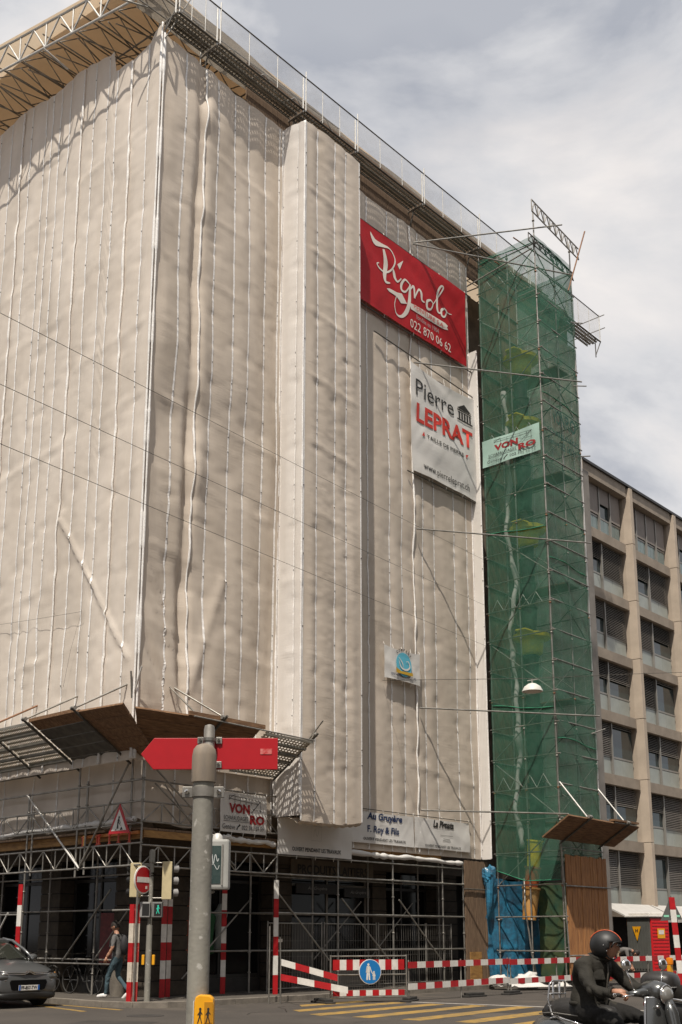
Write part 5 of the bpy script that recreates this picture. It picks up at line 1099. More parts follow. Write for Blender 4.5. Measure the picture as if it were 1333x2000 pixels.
# bicycles in the shade on the left
def bicycle(x, y, label, m):
    t = thing('bicycle', label, 'bicycle', (x,y,SZ), 0, 'bicycles parked in the shade')
    for s in (-.52,.52):
        w_ = obj('wheel', MB().path([(x, y+s+.33*math.cos(a), SZ+.34+.33*math.sin(a)) for a in np.linspace(0,2*PI,24,endpoint=False)], .02, 6, True), M_['rubber'], t, smooth=True)
        for a in range(6): tube('spoke', (x,y+s,SZ+.34), (x,y+s+.32*math.cos(a*PI/3),SZ+.34+.32*math.sin(a*PI/3)), .003, M_['chrome'], w_, 4)
    B = (x,y-.05,SZ+.3); S = (x,y-.2,SZ+.85); H = (x,y+.35,SZ+.88); R = (x,y-.52,SZ+.34); Fk = (x,y+.52,SZ+.34)
    mb = MB()
    for a, b in ((B,S),(B,H),(S,H),(B,R),(S,R),(H,Fk)): mb.tube(a, b, .018, 8)
    obj('frame', mb, m, t, smooth='auto'); obj('saddle', MB().ellipsoid((x,y-.24,SZ+.92), (.07,.13,.035), 10, 6), M_['black'], t, smooth=True); obj('handlebar', MB().path([(x-.27,y+.28,SZ+1.0),(x-.1,y+.38,SZ+.98),(x+.1,y+.38,SZ+.98),(x+.27,y+.28,SZ+1.0)], .014, 8), M_['tube_dark'], t, smooth=True)
    return t
bicycle(1.15, 3.6, 'dark bicycle parked under the scaffold nearest the walking man', M_['black']); bicycle(1.2, 5.5, 'dark bicycle parked under the scaffold nearest the grey car', M_['tube_dark'])
tag(obj('planter_tub', MB().lathe([(.19,0),(.24,.55),(.25,.6),(.21,.6),(.2,.5)], (1.2,2.2,SZ), 16), M_['kerb'], smooth='auto'), 'pale stone tub by the shop wall behind the walking man', 'planter')

# ------------------------------------------------------------------ portable toilet, tilted marker, lamp and wires
tx, ty = 24.85, .0
to = thing('portable_toilet', 'red and grey portable toilet cabin with white roof behind the rails', 'portable toilet', (tx,ty,SZ))
M_['cabin_grey'] = mat('cabin_grey', (.10,.10,.09), .55, var=.1); M_['cabin_red'] = mat('cabin_red', (.60,.008,.012), .45, var=.1)
obj('body', MB().box((tx+.02,ty+.02,SZ+.1),(tx+1.15,ty+1.15,SZ+2.15)), M_['cabin_grey'], to, bevel=.02)
for k in range(7): piece('rib', (tx-.01,ty+.12+.14*k,SZ+.2), (tx+.02,ty+.17+.14*k,SZ+1.9), M_['cabin_grey'], to)
dr = obj('door', MB().box((tx+.06,ty-.02,SZ+.12),(tx+1.1,ty+.018,SZ+2.1)), M_['cabin_red'], to, bevel=.01)
for k in range(14): piece('louvre', (tx+.12,ty-.035,SZ+.25+.13*k), (tx+1.05,ty-.02,SZ+.30+.13*k), M_['cabin_red'], dr)
obj('roof', MB().prism([(tx-.06,ty-.08,SZ+2.15),(tx+1.22,ty-.08,SZ+2.15),(tx+1.22,ty+1.2,SZ+2.15),(tx-.06,ty+1.2,SZ+2.15)], (0,0,.08)).prism([(tx+.06,ty+.04,SZ+2.23),(tx+1.1,ty+.04,SZ+2.23),(tx+1.1,ty+1.08,SZ+2.23),(tx+.06,ty+1.08,SZ+2.23)], (0,0,.10)), M_['white'], to, bevel=.03)
obj('yellow_label', MB().box((tx+.40,ty-.05,SZ+1.35),(tx+.82,ty-.036,SZ+1.72)), M_['ybox'], to); obj('label_panel', MB().box((tx+.46,ty-.055,SZ+1.5),(tx+.76,ty-.051,SZ+1.66)), M_['white'], to)
obj('yellow_triangle', MB().prism([(tx-.015,ty+.42,SZ+1.8),(tx-.015,ty+.85,SZ+1.8),(tx-.015,ty+.63,SZ+1.25)], (-.008,0,0)), M_['ybox'], to); text('lettering', 'H', (tx-.026,ty+.63,SZ+1.62), Vector((0,-1,0)), ZU, (-.07,-.05,.07,.08), M_['ink'], to, bold=.05)
tp = marker(6.4+.13, -9.72-.15, GZ, 2.42, VW, .12, 9, 'leaning red and white marker post with grey triangle at the right edge', 'red', 'red and white marker boards', lean=RT*-.12)
tc_ = Vector((6.53,-9.87,0)) + FW*.05 - RT*.12
obj('grey_triangle', MB().prism([tc_ + RT*a + ZU*b for a, b in ((-.25,1.93),(.22,1.96),(.0,2.45))], FW*.012), mat('triangle_grey',(.10,.10,.095),.6,var=.1), tp)
for s in (-.12,.11): obj('reflector', MB().obox(tc_ - FW*.004 + RT*s + ZU*2.03, RT*.055, FW*.003, ZU*.022), mat('mint_reflector',(.25,.60,.42),.5), tp)
lp_ = Vector((7.21,-6.1,7.62))
la = thing('street_lamp', 'pale dome street lamp hanging on a span wire before the green tower', 'street lamp', lp_)
obj('shade', MB().lathe([(.03,.14),(.10,.12),(.20,.05),(.255,-.05),(.26,-.075),(.24,-.075),(.18,.02)], lp_, 24), mat('pale_lamp_shade',(.62,.60,.55),.5,var=.08), la, smooth='auto')
obj('bulb_glass', MB().ellipsoid(lp_ - ZU*.06, (.2,.2,.05), 16, 8), M_['ink_white'], la, smooth=True); obj('hanger', MB().tube(lp_ + ZU*.13, lp_ + ZU*.24, .02, 8).tube(lp_ + ZU*.2 - RT*.12, lp_ + ZU*.24 + RT*.14, .012, 6), M_['galv_dull'], la, smooth='auto')
def wire(label, pts, r=.007, m='tube_dark'):
    o = tag(obj('overhead_wire', MB().path(pts, r, 5), M_[m], smooth=True), label, 'wire', 'overhead wires'); return o
wire('span wire carrying the pale dome street lamp', [(8.62,-.1,9.0), tuple(lp_ + ZU*.26), tuple(lp_ + ZU*.72 + RT*3.2 + FW*1.4), tuple(lp_ + ZU*1.2 + RT*7 + FW*3)])
def cat(a, b, sag, n=14):
    a = Vector(a); b = Vector(b); return [tuple(a.lerp(b, t) - ZU*sag*4*t*(1-t)) for t in np.linspace(0,1,n)]
for k, (za, zl, lab) in enumerate(((13.95,15.6,'top one of three thin wires crossing the sheeting'),(12.35,13.6,'middle one of three thin wires crossing the sheeting'),(10.95,12.0,'lowest of three thin wires crossing the sheeting'))):
    a = Vector((13.85,-.45,za)); q_ = CAM + .6*(Vector(((-5.74,-2.12,13.82),(-5.66,-2.2,12.26),(-5.61,-2.27,10.99))[k]) - CAM)
    wire(lab, cat(a, a + (q_-a)*1.6, .03), .004)
wire('thin loose wire clipped along the foot of the left sheeting', [(-.52,10.5,10.5),(-.5,6.0,9.93),(-.5,4.0,9.72),(-.48,2.14,9.55)], .004); wire('short wire dropping down the left sheeting', [(-.48,2.14,9.55),(-.5,2.5,8.6),(-.48,2.75,7.7)], .003)
to.rotation_euler.z = -.24

# ------------------------------------------------------------------ the grey car
car = thing('parked_car', 'grey hatchback turning the corner at the left edge with its headlights off', 'car', (-1.76,3.5,GZ), -PI/2)
car['label'] = 'grey hatchback at the left edge seen from the front'
M_['car'] = mat('grey_car_paint', (.14,.143,.143), .30, .45, var=.05, vs=2, coat=.6)
M_['car_dark'] = mat('car_black_trim', (.014,.013,.012), .45)
def rsec(hw, z0, z1, x, n=28, p=3.2):
    P = []
    for k in range(n):
        t = 2*PI*k/n; c, s = math.cos(t), math.sin(t)
        P.append((x, hw*math.copysign(abs(c)**(2/p), c), (z0+z1)/2 + (z1-z0)/2*math.copysign(abs(s)**(2/p), s)))
    return P
def loft(st, n=28, p=3.2):
    v = []; f = []
    for i, (x, hw, z0, z1) in enumerate(st):
        v += rsec(hw, z0, z1, x, n, p)
        if i:
            for k in range(n): f.append(((i-1)*n+k, (i-1)*n+(k+1) % n, i*n+(k+1) % n, i*n+k))
    f += [tuple(range(n))[::-1], tuple(range((len(st)-1)*n, len(st)*n))]
    return MB().add(v, f)
obj('body', loft([(-2.0,.66,.40,.95),(-1.93,.78,.30,1.02),(-1.4,.85,.22,1.06),(0,.865,.20,1.05),(.85,.865,.20,1.03),(1.3,.86,.21,.985),(1.65,.84,.22,.92),(1.85,.80,.23,.84),(1.95,.74,.26,.76),(1.985,.66,.30,.68)], p=3.6), M_['car'], car, smooth='auto', local=True)
st = [(-1.85,.66,.9,1.05),(-1.45,.70,.9,1.40),(-.7,.70,.9,1.50),(0,.69,.9,1.47),(.35,.68,.9,1.36),(.95,.72,.85,1.03)]
gh = obj('windows', loft(st, p=4.2), mat('car_glass', (.03,.032,.026), .06, spec=.7), car, smooth='auto', local=True)
obj('roof', loft([(-1.6,.60,1.33,1.405),(-1.3,.66,1.38,1.485),(-.7,.67,1.44,1.525),(-.05,.66,1.40,1.495),(.12,.62,1.38,1.455)], p=4), M_['car'], car, smooth='auto', local=True)
for s in (-1, 1):
    obj('windscreen_pillar', MB().path([(1.0,s*.735,1.02),(.62,s*.705,1.24),(.2,s*.66,1.43),(-.2,s*.65,1.48)], .035, 7), M_['car'], car, smooth=True, local=True)
    obj('door_pillar', MB().obox((-.35,s*.69,1.22), (.04,0,0), (0,.035,0), (0,0,.24)), M_['car_dark'], car, local=True)
    mr = obj('mirror', MB().ellipsoid((.62,s*.96,1.06), (.09,.12,.08), 12, 8), M_['car'], car, smooth=True, local=True)
    for x in (-1.3, 1.22):
        wl = obj('tyre', MB().lathe([(.18,-.10),(.29,-.10),(.315,-.07),(.315,.07),(.29,.10),(.18,.10)], (x,s*.765,.315), 22, (0,1,0)), M_['rubber'], car, smooth='auto', local=True)
        obj('rim', MB().lathe([(.02,0),(.17,.0),(.19,.03),(.02,.05)], (x,s*(.765+.07),.315), 16, (0,s,0)), M_['galv'], car, local=True)
        obj('wheel_arch', MB().path([(x+.36*math.cos(a),s*.845,.32+.36*math.sin(a)) for a in np.linspace(0,PI,12)], .04, 6), M_['car_dark'], car, smooth=True, local=True)
    hl = obj('headlight', MB().ellipsoid((1.875,s*.61,.66), (.13,.19,.09), 16, 10), mat('headlight_lens', (.10,.10,.095), .08, .3, spec=.8), car, smooth=True, local=True)
    obj('lens_ring', MB().path([(1.985-.05*abs(math.cos(a)),s*.58+.12*math.cos(a),.66+.07*math.sin(a)) for a in np.linspace(0,2*PI,18,endpoint=False)], .014, 6, True), M_['chrome'], hl, smooth=True, local=True)
    obj('day_lamp', MB().obox((1.74,s*.80,.70), (.06,.0,0), (-.02*s,.03,0), (0,0,.05)), mat('amber_day_lamp', (.62,.30,.10), .3), car, local=True, bevel=.01)
    obj('fog_lamp', MB().lathe([(.0,.0),(.05,0),(.055,.02),(.04,.03)], (1.88,s*.66,.36), 12, (1,0,0)), M_['chrome'], car, local=True)
obj('grille', MB().prism([(1.93,a,b) for a, b in ((-.44,.60),(.44,.60),(.47,.55),(.42,.40),(.36,.38),(-.36,.38),(-.42,.40),(-.47,.55))], (.075,0,0)), mat('grille_black', (.004,.004,.004), .8, spec=.1), car, local=True, bevel=.012)
obj('bumper', loft([(1.70,.82,.17,.36),(1.93,.74,.17,.36),(2.01,.64,.19,.34),(2.03,.5,.21,.32)], p=4), M_['car_dark'], car, smooth='auto', local=True)
obj('upper_slot', MB().path([(1.88,-.70,.775),(1.955,-.45,.74),(1.975,-.1,.73),(1.975,.1,.73),(1.955,.45,.74),(1.88,.70,.775)], .028, 7), M_['car_dark'], car, smooth=True, local=True)
for dz in (-.016, .016):
    obj('chrome_bar', MB().path([(1.905,-.70,.775+dz),(1.98,-.45,.74+dz),(2.0,-.12,.732+dz),(2.01,0,.785+dz),(2.0,.12,.732+dz),(1.98,.45,.74+dz),(1.905,.70,.775+dz)], .010, 6), M_['chrome'], car, smooth=True, local=True)
npl = obj('number_plate', MB().obox((2.022,0,.435), (.006,0,0), (0,.26,0), (0,0,.055)), M_['white'], car, local=True)
for s in (-1, 1): obj('plate_band', MB().obox((2.029,s*.237,.435), (.0015,0,0), (0,.022,0), (0,0,.054)), mat('plate_blue', (.01,.09,.35), .5), npl, local=True)
tx_ = text('lettering', 'FF-857-TW', (2.0315,0,.435), Vector((0,1,0)), ZU, (-.20,-.038,.20,.038), M_['ink'], None, bold=.03); tx_.parent = npl; tx_.matrix_parent_inverse = Matrix.Identity(4)
obj('wiper', MB().tube((1.0,-.5,1.02),(.93,.05,1.06),.01,5).tube((1.0,.1,1.02),(.93,.6,1.06),.01,5), M_['car_dark'], car, local=True)

# ------------------------------------------------------------------ people
M_['skin'] = mat('skin', (.40,.205,.13), .55, var=.08, vs=15)
def skin_body(name, J, E, R, root, zones, parent, ws=1):
    """one continuous figure: joints J, bones E, radii R grown with a skin modifier; zones picks a material per face"""
    names = list(J); me = bpy.data.meshes.new(name); me.from_pydata([J[k] for k in names], [(names.index(a), names.index(b)) for a, b in E], [])
    o = bpy.data.objects.new(name, me); COL.objects.link(o); o.modifiers.new('skin', 'SKIN').use_smooth_shade = True
    sub = o.modifiers.new('sub', 'SUBSURF'); sub.levels = 2
    for i, k in enumerate(names):
        r = R[k] if isinstance(R[k], tuple) else (R[k], R[k]); d = me.skin_vertices[0].data[i]; d.radius = r; d.use_root = (k == root)
    bpy.context.view_layer.update()
    m2 = bpy.data.meshes.new_from_object(o.evaluated_get(bpy.context.evaluated_depsgraph_get())); bpy.data.objects.remove(o)
    ms = [m for m, _ in zones]; m2.materials.clear()
    for m in ms: m2.materials.append(m)
    for p in m2.polygons:
        c = p.center; p.use_smooth = True
        for k, (m, fn) in enumerate(zones):
            if fn(c): p.material_index = k; break
    m2.name = name; o = bpy.data.objects.new(name, m2); link(o, parent, True); return o
def rumple(o, amp, sc, lo, hi):
    o.data.update(); ns = [v.normal.copy() for v in o.data.vertices]
    for v, n in zip(o.data.vertices, ns):
        c = v.co
        if lo < c.z < hi:
            q = abs(float(vn(c.x*sc+c.z*sc*.6+c.y*3, c.z*sc*.8-c.x*sc*.5+c.y*sc, 55)))*2
            v.co += n*amp*(q-.45)
def finer(o):
    m = o.modifiers.new('sub', 'SUBSURF'); m.levels = 1; bpy.context.view_layer.update()
    me = bpy.data.meshes.new_from_object(o.evaluated_get(bpy.context.evaluated_depsgraph_get())); o.modifiers.clear(); o.data = me; me.name = 'body'
def add_head(body, c, yaw, r=.1, tilt=0):
    """a head with brow, nose, lips, chin and ears joined to the body mesh"""
    def shape(d, p):
        p = Vector((p.x, p.y, p.z))
        if d.z < -.1: p.x *= 1-.10*abs(d.z); p.y *= 1-.35*abs(d.z)
        if d.x > .75 and abs(d.y) < .22:
            if -.25 < d.z < .15: p.x += .020*(1-abs(d.y)/.22)*(1-abs(d.z+.12)/.3)
            if -.55 < d.z < -.42: p.x += .008
        if d.x > .8 and .12 < abs(d.y) < .5 and 0 < d.z < .2: p.x -= .010
        return p
    mb = MB().ellipsoid((0,0,0), (.100,.078,.125), 28, 22, shape)
    for s in (-1, 1): mb.ellipsoid((-.005,s*.08,-.01), (.022,.010,.034), 8, 6)
    R_ = Matrix.Translation(c) @ Matrix.Rotation(yaw, 4, 'Z') @ Matrix.Rotation(tilt, 4, 'Y')
    bm = bmesh.new(); bm.from_mesh(body.data); t = mb.mesh('head', None); t.transform(R_); n0 = len(bm.faces); bm.from_mesh(t); bm.faces.ensure_lookup_table()
    sk = [i for i, m in enumerate(body.data.materials) if m == M_['skin']][0]
    for f in bm.faces[n0:]: f.material_index = sk; f.smooth = True
    bm.to_mesh(body.data); bm.free(); return R_
def hand(parent, wrist, dirv, palm_n, m=None, curl=.5, s=1.0, thumb=1):
    """palm, four curled fingers of unequal length and a thumb"""
    wv = Vector(wrist); d = Vector(dirv).normalized(); n = Vector(palm_n); n = (n - d*n.dot(d)).normalized(); side = d.cross(n)
    mb = MB().path([wv - d*.02*s, wv + d*.02*s, wv + d*.05*s, wv + d*.085*s], [.024*s,.032*s,.038*s,.030*s], 10)
    for k in range(4):
        b = wv + d*.08*s + side*(k-1.5)*.019*s; L = (.062,.072,.068,.052)[k]*s; c = curl
        p1 = b + (d*math.cos(c*.6) + n*math.sin(c*.6))*L*.45; p2 = p1 + (d*math.cos(c*1.8) + n*math.sin(c*1.8))*L*.35; p3 = p2 + (d*math.cos(c*2.6) + n*math.sin(c*2.6))*L*.25
        mb.path([b - d*.02*s, b, p1, p2, p3], [.0095*s,.0095*s,.009*s,.008*s,.006*s], 7)
    b = wv + d*.03*s + side*thumb*.03*s; mb.path([b, b + (d*.5 + side*thumb*.7)*.03*s, b + (d*.9 + side*thumb*.6 + n*.6)*.055*s], [.012*s,.011*s,.008*s], 7)
    return obj('hand', mb, m or M_['skin'], parent, smooth=True, local=True)
def blob_hair(c, R_, rad, m, parent, name='hair', cut=lambda d: True, jitter=.06, off=(0,0,0)):
    mb = MB().ellipsoid(off, rad, 24, 18, lambda d, p: p*(1+jitter*float(vn(d.x*5+3, d.z*5+d.y*4, 80)))); keep = []
    cen = [sum((Vector(mb.v[i]) for i in f), Vector())/len(f) for f in mb.f]
    mb.f = [f for f, q in zip(mb.f, cen) if cut(Vector((q.x/rad[0], q.y/rad[1], q.z/rad[2])))]
    me = mb.mesh(name, m); me.transform(R_); o = obj(name, me, m, parent, smooth=True, local=True)
    sol = None
    return o
# walking man (local +x is where he heads)
M_['tee'] = mat('grey_shirt', (.12,.115,.11), .85, var=.15, vs=9, bump=.3, bs=25); M_['jeans'] = mat('blue_jeans', (.055,.095,.115), .85, var=.3, vs=8, bump=.3, bs=30)
wm = thing('person', 'man in grey shirt and blue jeans walking left with a dark backpack and white shoes', 'person', (.60,1.50,SZ), math.atan2(.93,-.36))
J = dict(pel=(-.02,0,.93), abd=(-.03,0,1.08), chest=(0,0,1.28), neckb=(.02,0,1.43), neck=(.05,0,1.52), hd=(.07,0,1.58),
         ls=(0,.17,1.40), le=(-.02,.25,1.14), lw=(.12,.27,.92), rs=(0,-.17,1.40), re=(-.10,-.24,1.14), rw=(-.02,-.27,.92),
         lh=(-.02,.09,.90), lk=(.17,.10,.52), la=(-.02,.10,.16), lf=(.10,.10,.05), rh=(-.02,-.09,.90), rk=(.02,-.10,.50), ra=(-.30,-.10,.15), rf=(-.22,-.10,.04))
J.update(lk=(.16,.10,.51), la=(.20,.10,.09), lf=(.30,.10,.04))
E_ = [('pel','abd'),('abd','chest'),('chest','neckb'),('neckb','neck'),('neck','hd'),('chest','ls'),('ls','le'),('le','lw'),('chest','rs'),('rs','re'),('re','rw'),('pel','lh'),('lh','lk'),('lk','la'),('la','lf'),('pel','rh'),('rh','rk'),('rk','ra'),('ra','rf')]
R0 = dict(pel=(.13,.15), abd=(.11,.14), chest=(.12,.17), neckb=(.08,.09), neck=.055, hd=.055, ls=.075, le=.045, lw=.030, rs=.075, re=.045, rw=.030, lh=.10, lk=.065, la=.045, lf=.035, rh=.10, rk=.065, ra=.045, rf=.035)
body = skin_body('body', J, E_, R0, 'pel', [(M_['tee'], lambda c: .92 < c.z < 1.47 and not (abs(c.y) > .19 and c.z < 1.19)), (M_['jeans'], lambda c: c.z <= .95 and not (abs(c.y) > .21 and c.z > .6)), (M_['skin'], lambda c: True)], wm)
finer(body); rumple(body, .014, 11, .1, 1.44)
Rm = add_head(body, (.085,0,1.645), .15, tilt=.25)
blob_hair(None, Rm, (.108,.088,.128), mat('dark_hair', (.02,.014,.01), .7), wm, cut=lambda d: d.z > .15 or (d.x < -.2 and d.z > -.35), off=(-.012,0,.012))
obj('glasses', MB().tube((.17,-.06,1.655),(.17,.07,1.655),.012,6), M_['black'], wm, local=True)
hand(wm, J['lw'], (.25,.05,-1), (.4,-1,0), curl=.5); hand(wm, J['rw'], (.25,-.05,-1), (.4,1,0), curl=.5, thumb=-1)
for a, rz_ in (((.24,.10,.0),0),((-.28,-.10,.02),.6)):
    o = obj('shoe', MB().path([(-.06,0,.05),(0,0,.06),(.08,0,.05),(.17,0,.035),(.20,0,.03)], [.045,.055,.05,.042,.02], 10), mat('white_trainer', (.72,.70,.67), .5), wm, smooth=True, local=True); o.location = a; o.rotation_euler = (0, rz_, 0)
obj('backpack', MB().ellipsoid((-.19,-.02,1.22), (.10,.14,.24), 16, 12), mat('dark_backpack', (.025,.024,.026), .75, bump=.3, bs=20), wm, smooth=True, local=True)
for s in (-1, 1): obj('strap', MB().path([(-.12,s*.10,1.42),(.02,s*.12,1.47),(.12,s*.13,1.36),(.11,s*.16,1.18),(-.06,s*.19,1.06)], .018, 6), M_['black'], wm, smooth=True, local=True)
# bending worker behind the rails
bw = thing('person', 'person in grey top and beige trousers bending down behind the rails', 'person', (17.6,-2.5,SZ), -1.2)
Jb = dict(pel=(-.1,0,.90), abd=(.06,0,.97), chest=(.25,0,1.0), neckb=(.38,0,.98), neck=(.44,0,.95), hd=(.48,0,.92), ls=(.27,.18,.97), le=(.33,.22,.7), lw=(.4,.2,.45), rs=(.27,-.18,.97), re=(.33,-.22,.7), rw=(.4,-.2,.45),
          lh=(-.1,.09,.86), lk=(.02,.11,.48), la=(-.06,.11,.08), lf=(.06,.11,.04), rh=(-.1,-.09,.86), rk=(.02,-.11,.48), ra=(-.06,-.11,.08), rf=(.06,-.11,.04))
M_['beige'] = mat('beige_trousers', (.36,.27,.18), .85, var=.15, vs=6); M_['worker_top'] = mat('dull_grey_top', (.14,.13,.12), .85, var=.2, vs=6)
bb2 = skin_body('body', Jb, E_, R0, 'pel', [(M_['beige'], lambda c: c.z < .95 and c.x < .08), (M_['worker_top'], lambda c: c.z > .6 and c.x < .42), (M_['skin'], lambda c: True)], bw)
Rb = add_head(bb2, (.55,0,.88), 0, tilt=.9); blob_hair(None, Rb, (.108,.088,.13), _mc['dark_hair'], bw, cut=lambda d: d.z > .1 or d.x < -.3, off=(-.01,0,.01))
hand(bw, Jb['lw'], (.2,0,-1), (.2,-1,0)); hand(bw, Jb['rw'], (.2,0,-1), (.2,1,0), thumb=-1)

# ------------------------------------------------------------------ scooter and its rider (local +x forward)
HV = Vector((-.119,-.993)); SO = Vector((-6.366,-15.26,GZ)); SRZ = math.atan2(HV.y, HV.x)
M_['scoot'] = mat('grey_metallic_scooter', (.11,.112,.11), .26, .7, coat=.5); M_['seat'] = mat('black_seat_leather', (.018,.016,.014), .5, bump=.3, bs=30)
M_['matt_black'] = mat('matt_black_helmet', (.014,.014,.014), .5)
sc_ = thing('scooter', 'grey retro motor scooter with chrome rear rack ridden to the right', 'scooter', SO, SRZ); sc_.scale.z = .935
L_ = dict(parent=sc_, local=True)
def lobj(name, mb, m, smooth='auto', bevel=0, parent=sc_, kind=None): return obj(name, mb, m, parent, smooth=smooth, local=True, bevel=bevel, kind=kind)
lobj('rear_body', MB().ellipsoid((-.55,0,.60), (.46,.24,.27), 24, 16, lambda d, p: Vector((p.x, p.y*(1-.25*max(0,d.z)), p.z))), M_['scoot'], True)
for s in (-1, 1): lobj('side_cowl', MB().ellipsoid((-.58,s*.17,.55), (.34,.11,.20), 18, 12), M_['scoot'], True)
lobj('seat', MB().path([(-.80,0,.845),(-.72,0,.875),(-.55,0,.89),(-.38,0,.875),(-.22,0,.86),(-.02,0,.85),(.06,0,.83)], [.05,.10,.13,.135,.125,.10,.03], 14), M_['seat'], True)
lobj('seat_piping', MB().path([(-.80,-.1,.85),(-.62,-.135,.87),(-.38,-.14,.855),(-.12,-.12,.835),(.05,-.05,.82)], .006, 6), M_['galv'], True)
lobj('floorboard', MB().box((-.15,-.20,.30),(.42,.20,.36)), M_['black'], 'auto', .02)
def shield(a, b):
    y = (a-.5)*2; z = .28 + .78*b; w_ = .21*(1-.30*max(0,b-.7)/.3)*(1-.15*max(0,.3-b)/.3); x = .46 + .08*(1-y*y)*1.1 + .10*(1-b) ; return (x, y*w_, z)
P = [shield(a, b) for a in np.linspace(0,1,20) for b in np.linspace(0,1,20)]; P2 = [(p[0]-.03, p[1]*.97, p[2]) for p in P]
mb = MB().grid(np.array(P), 20, 20); mb.grid(np.array(P2), 20, 20)
lobj('leg_shield', mb, M_['scoot'], True)
rim = [shield(0, b) for b in np.linspace(0,1,14)] + [shield(a, 1) for a in np.linspace(0,1,10)] + [shield(1, b) for b in np.linspace(1,0,14)]
lobj('shield_rim', MB().path([(p[0]-.014,p[1],p[2]) for p in rim], .011, 7), M_['chrome'], True)
lobj('horn_cover', MB().path([(.585,0,1.05),(.615,0,.92),(.655,0,.7),(.69,0,.5)], [.035,.06,.05,.03], 10), M_['scoot'], True)
lobj('badge', MB().obox((.612,-.11,.76), (.008,-.004,0), (.012,.04,0), (.004,0,.03)), M_['sign_red'], 'auto', .004); lobj('badge', MB().obox((.635,.0,.985), (.006,0,0), (0,.03,0), (0,0,.02)), M_['chrome'], 'auto')
lobj('side_lamp', MB().obox((.575,-.135,.62), (.02,0,0), (0,.03,0), (.01,0,.06)), M_['chrome'], 'auto', .01)
lobj('front_mudguard', MB().ellipsoid((.72,0,.36), (.25,.10,.16), 18, 12), M_['scoot'], True)
for x in (.74, -.62): wh = lobj('tyre', MB().lathe([(.12,-.06),(.2,-.06),(.235,-.03),(.235,.03),(.2,.06),(.12,.06)], (x,0,.235), 22, (0,1,0)), M_['rubber']); lobj('rim', MB().lathe([(.02,-.03),(.14,-.03),(.14,.03),(.02,.03)], (x,0,.235), 16, (0,1,0)), M_['galv'], parent=wh)
lobj('steering_column', MB().tube((.55,0,.5),(.42,0,1.05),.045,12), M_['black'])
hs = lobj('headset', MB().path([(.30,0,1.10),(.38,0,1.115),(.46,0,1.115),(.53,0,1.10),(.555,0,1.09)], [.05,.095,.105,.10,.075], 16), M_['scoot'], True)
lobj('headset_wing', MB().path([(.36,-.26,1.095),(.40,-.15,1.10),(.43,0,1.10),(.40,.15,1.10),(.36,.26,1.095)], [.022,.04,.06,.04,.022], 12), M_['scoot'], True)
hl = lobj('headlight', MB().lathe([(.005,.06),(.05,.05),(.082,.02),(.086,0),(.07,-.02)], (.565,0,1.085), 22, (1,0,.1)), mat('scooter_lens', (.30,.29,.27), .12, .5, spec=.8), True)
lobj('chrome_ring', MB().path([(.575,.088*math.cos(a),1.085+.088*math.sin(a)) for a in np.linspace(0,2*PI,22,endpoint=False)], .010, 7, True), M_['chrome'], True, parent=hl)
for s in (-1, 1):
    lobj('handle_grip', MB().tube((.36,s*.25,1.095),(.31,s*.40,1.085),.019,12), M_['rubber']); lobj('bar_end', MB().lathe([(.02,0),(.02,.015),(.01,.02)], (.31,s*.40,1.085), 10, (-.05,s*.15,-.01)), M_['chrome'])
    lobj('brake_lever', MB().path([(.40,s*.22,1.09),(.42,s*.30,1.085),(.38,s*.39,1.075)], .008, 6), M_['chrome'], True)
    st_ = lobj('mirror_stem', MB().path([(.38,s*.20,1.11),(.37,s*.25,1.22),(.36,s*.28,1.31)], .008, 6), M_['chrome'], True)
    lobj('mirror', MB().lathe([(.005,.035),(.04,.03),(.06,.01),(.062,0),(.055,-.006),(.005,-.006)], (.36,s*.29,1.36), 18, (1,0,0)), M_['chrome'], True, parent=st_)
    lobj('indicator', MB().ellipsoid((.56,s*.12,.98), (.02,.03,.018), 10, 6), M_['chrome'], True)
mb = []
for pts in ([(-.78,-.13,.80),(-.92,-.13,.86),(-.96,-.13,1.0),(-.94,-.12,1.16),(-.93,-.09,1.19),(-.93,.09,1.19),(-.94,.12,1.16),(-.96,.13,1.0),(-.92,.13,.86),(-.78,.13,.80)],
            [(-.86,-.13,.84),(-.94,-.13,.82),(-.97,-.09,.82),(-.97,.09,.82),(-.94,.13,.82)], [(-.95,-.13,1.06),(-.95,.13,1.06)], [(-.955,-.13,.94),(-.955,.13,.94)], [(-.96,-.05,.84),(-.955,-.05,1.18)], [(-.96,.05,.84),(-.955,.05,1.18)],
            [(-.5,-.19,.78),(-.7,-.2,.82),(-.88,-.15,.86)]):
    lobj('rack_bar', MB().path([(a+.30,b,c-.01) for a,b,c in pts], .0105, 8), M_['chrome'], True)
rd = thing('person', 'rider in dark jacket and black open helmet with an orange stripe', 'person', SO, SRZ); rd.scale.z = .935
M_['jacket'] = mat('dark_olive_jacket', (.024,.0215,.0165), .8, var=.3, vs=6, bump=1.0, bs=9, spec=.3); M_['trous'] = mat('black_trousers', (.014,.013,.012), .85, var=.3, vs=6, bump=1.0, bs=9, spec=.3)
Jr = dict(pel=(-.30,0,.93), abd=(-.27,0,1.08), chest=(-.20,0,1.27), neckb=(-.12,0,1.40), neck=(-.08,0,1.45), hd=(-.05,0,1.50), ls=(-.17,.20,1.345), le=(.0,.30,1.13), lm=(.16,.33,1.10), lw=(.27,.335,1.10), rs=(-.17,-.20,1.345), re=(-.02,-.31,1.13), rm=(.14,-.335,1.10), rw=(.255,-.335,1.10),
          lh=(-.25,.12,.90), lk=(.22,.20,.84), la=(.20,.18,.40), lf=(.34,.18,.34), rh=(-.25,-.12,.90), rk=(.20,-.21,.83), ra=(.16,-.19,.40), rf=(.30,-.19,.34))
Er = [e for e in E_ if e not in (('le','lw'),('re','rw'))] + [('le','lm'),('lm','lw'),('re','rm'),('rm','rw')]
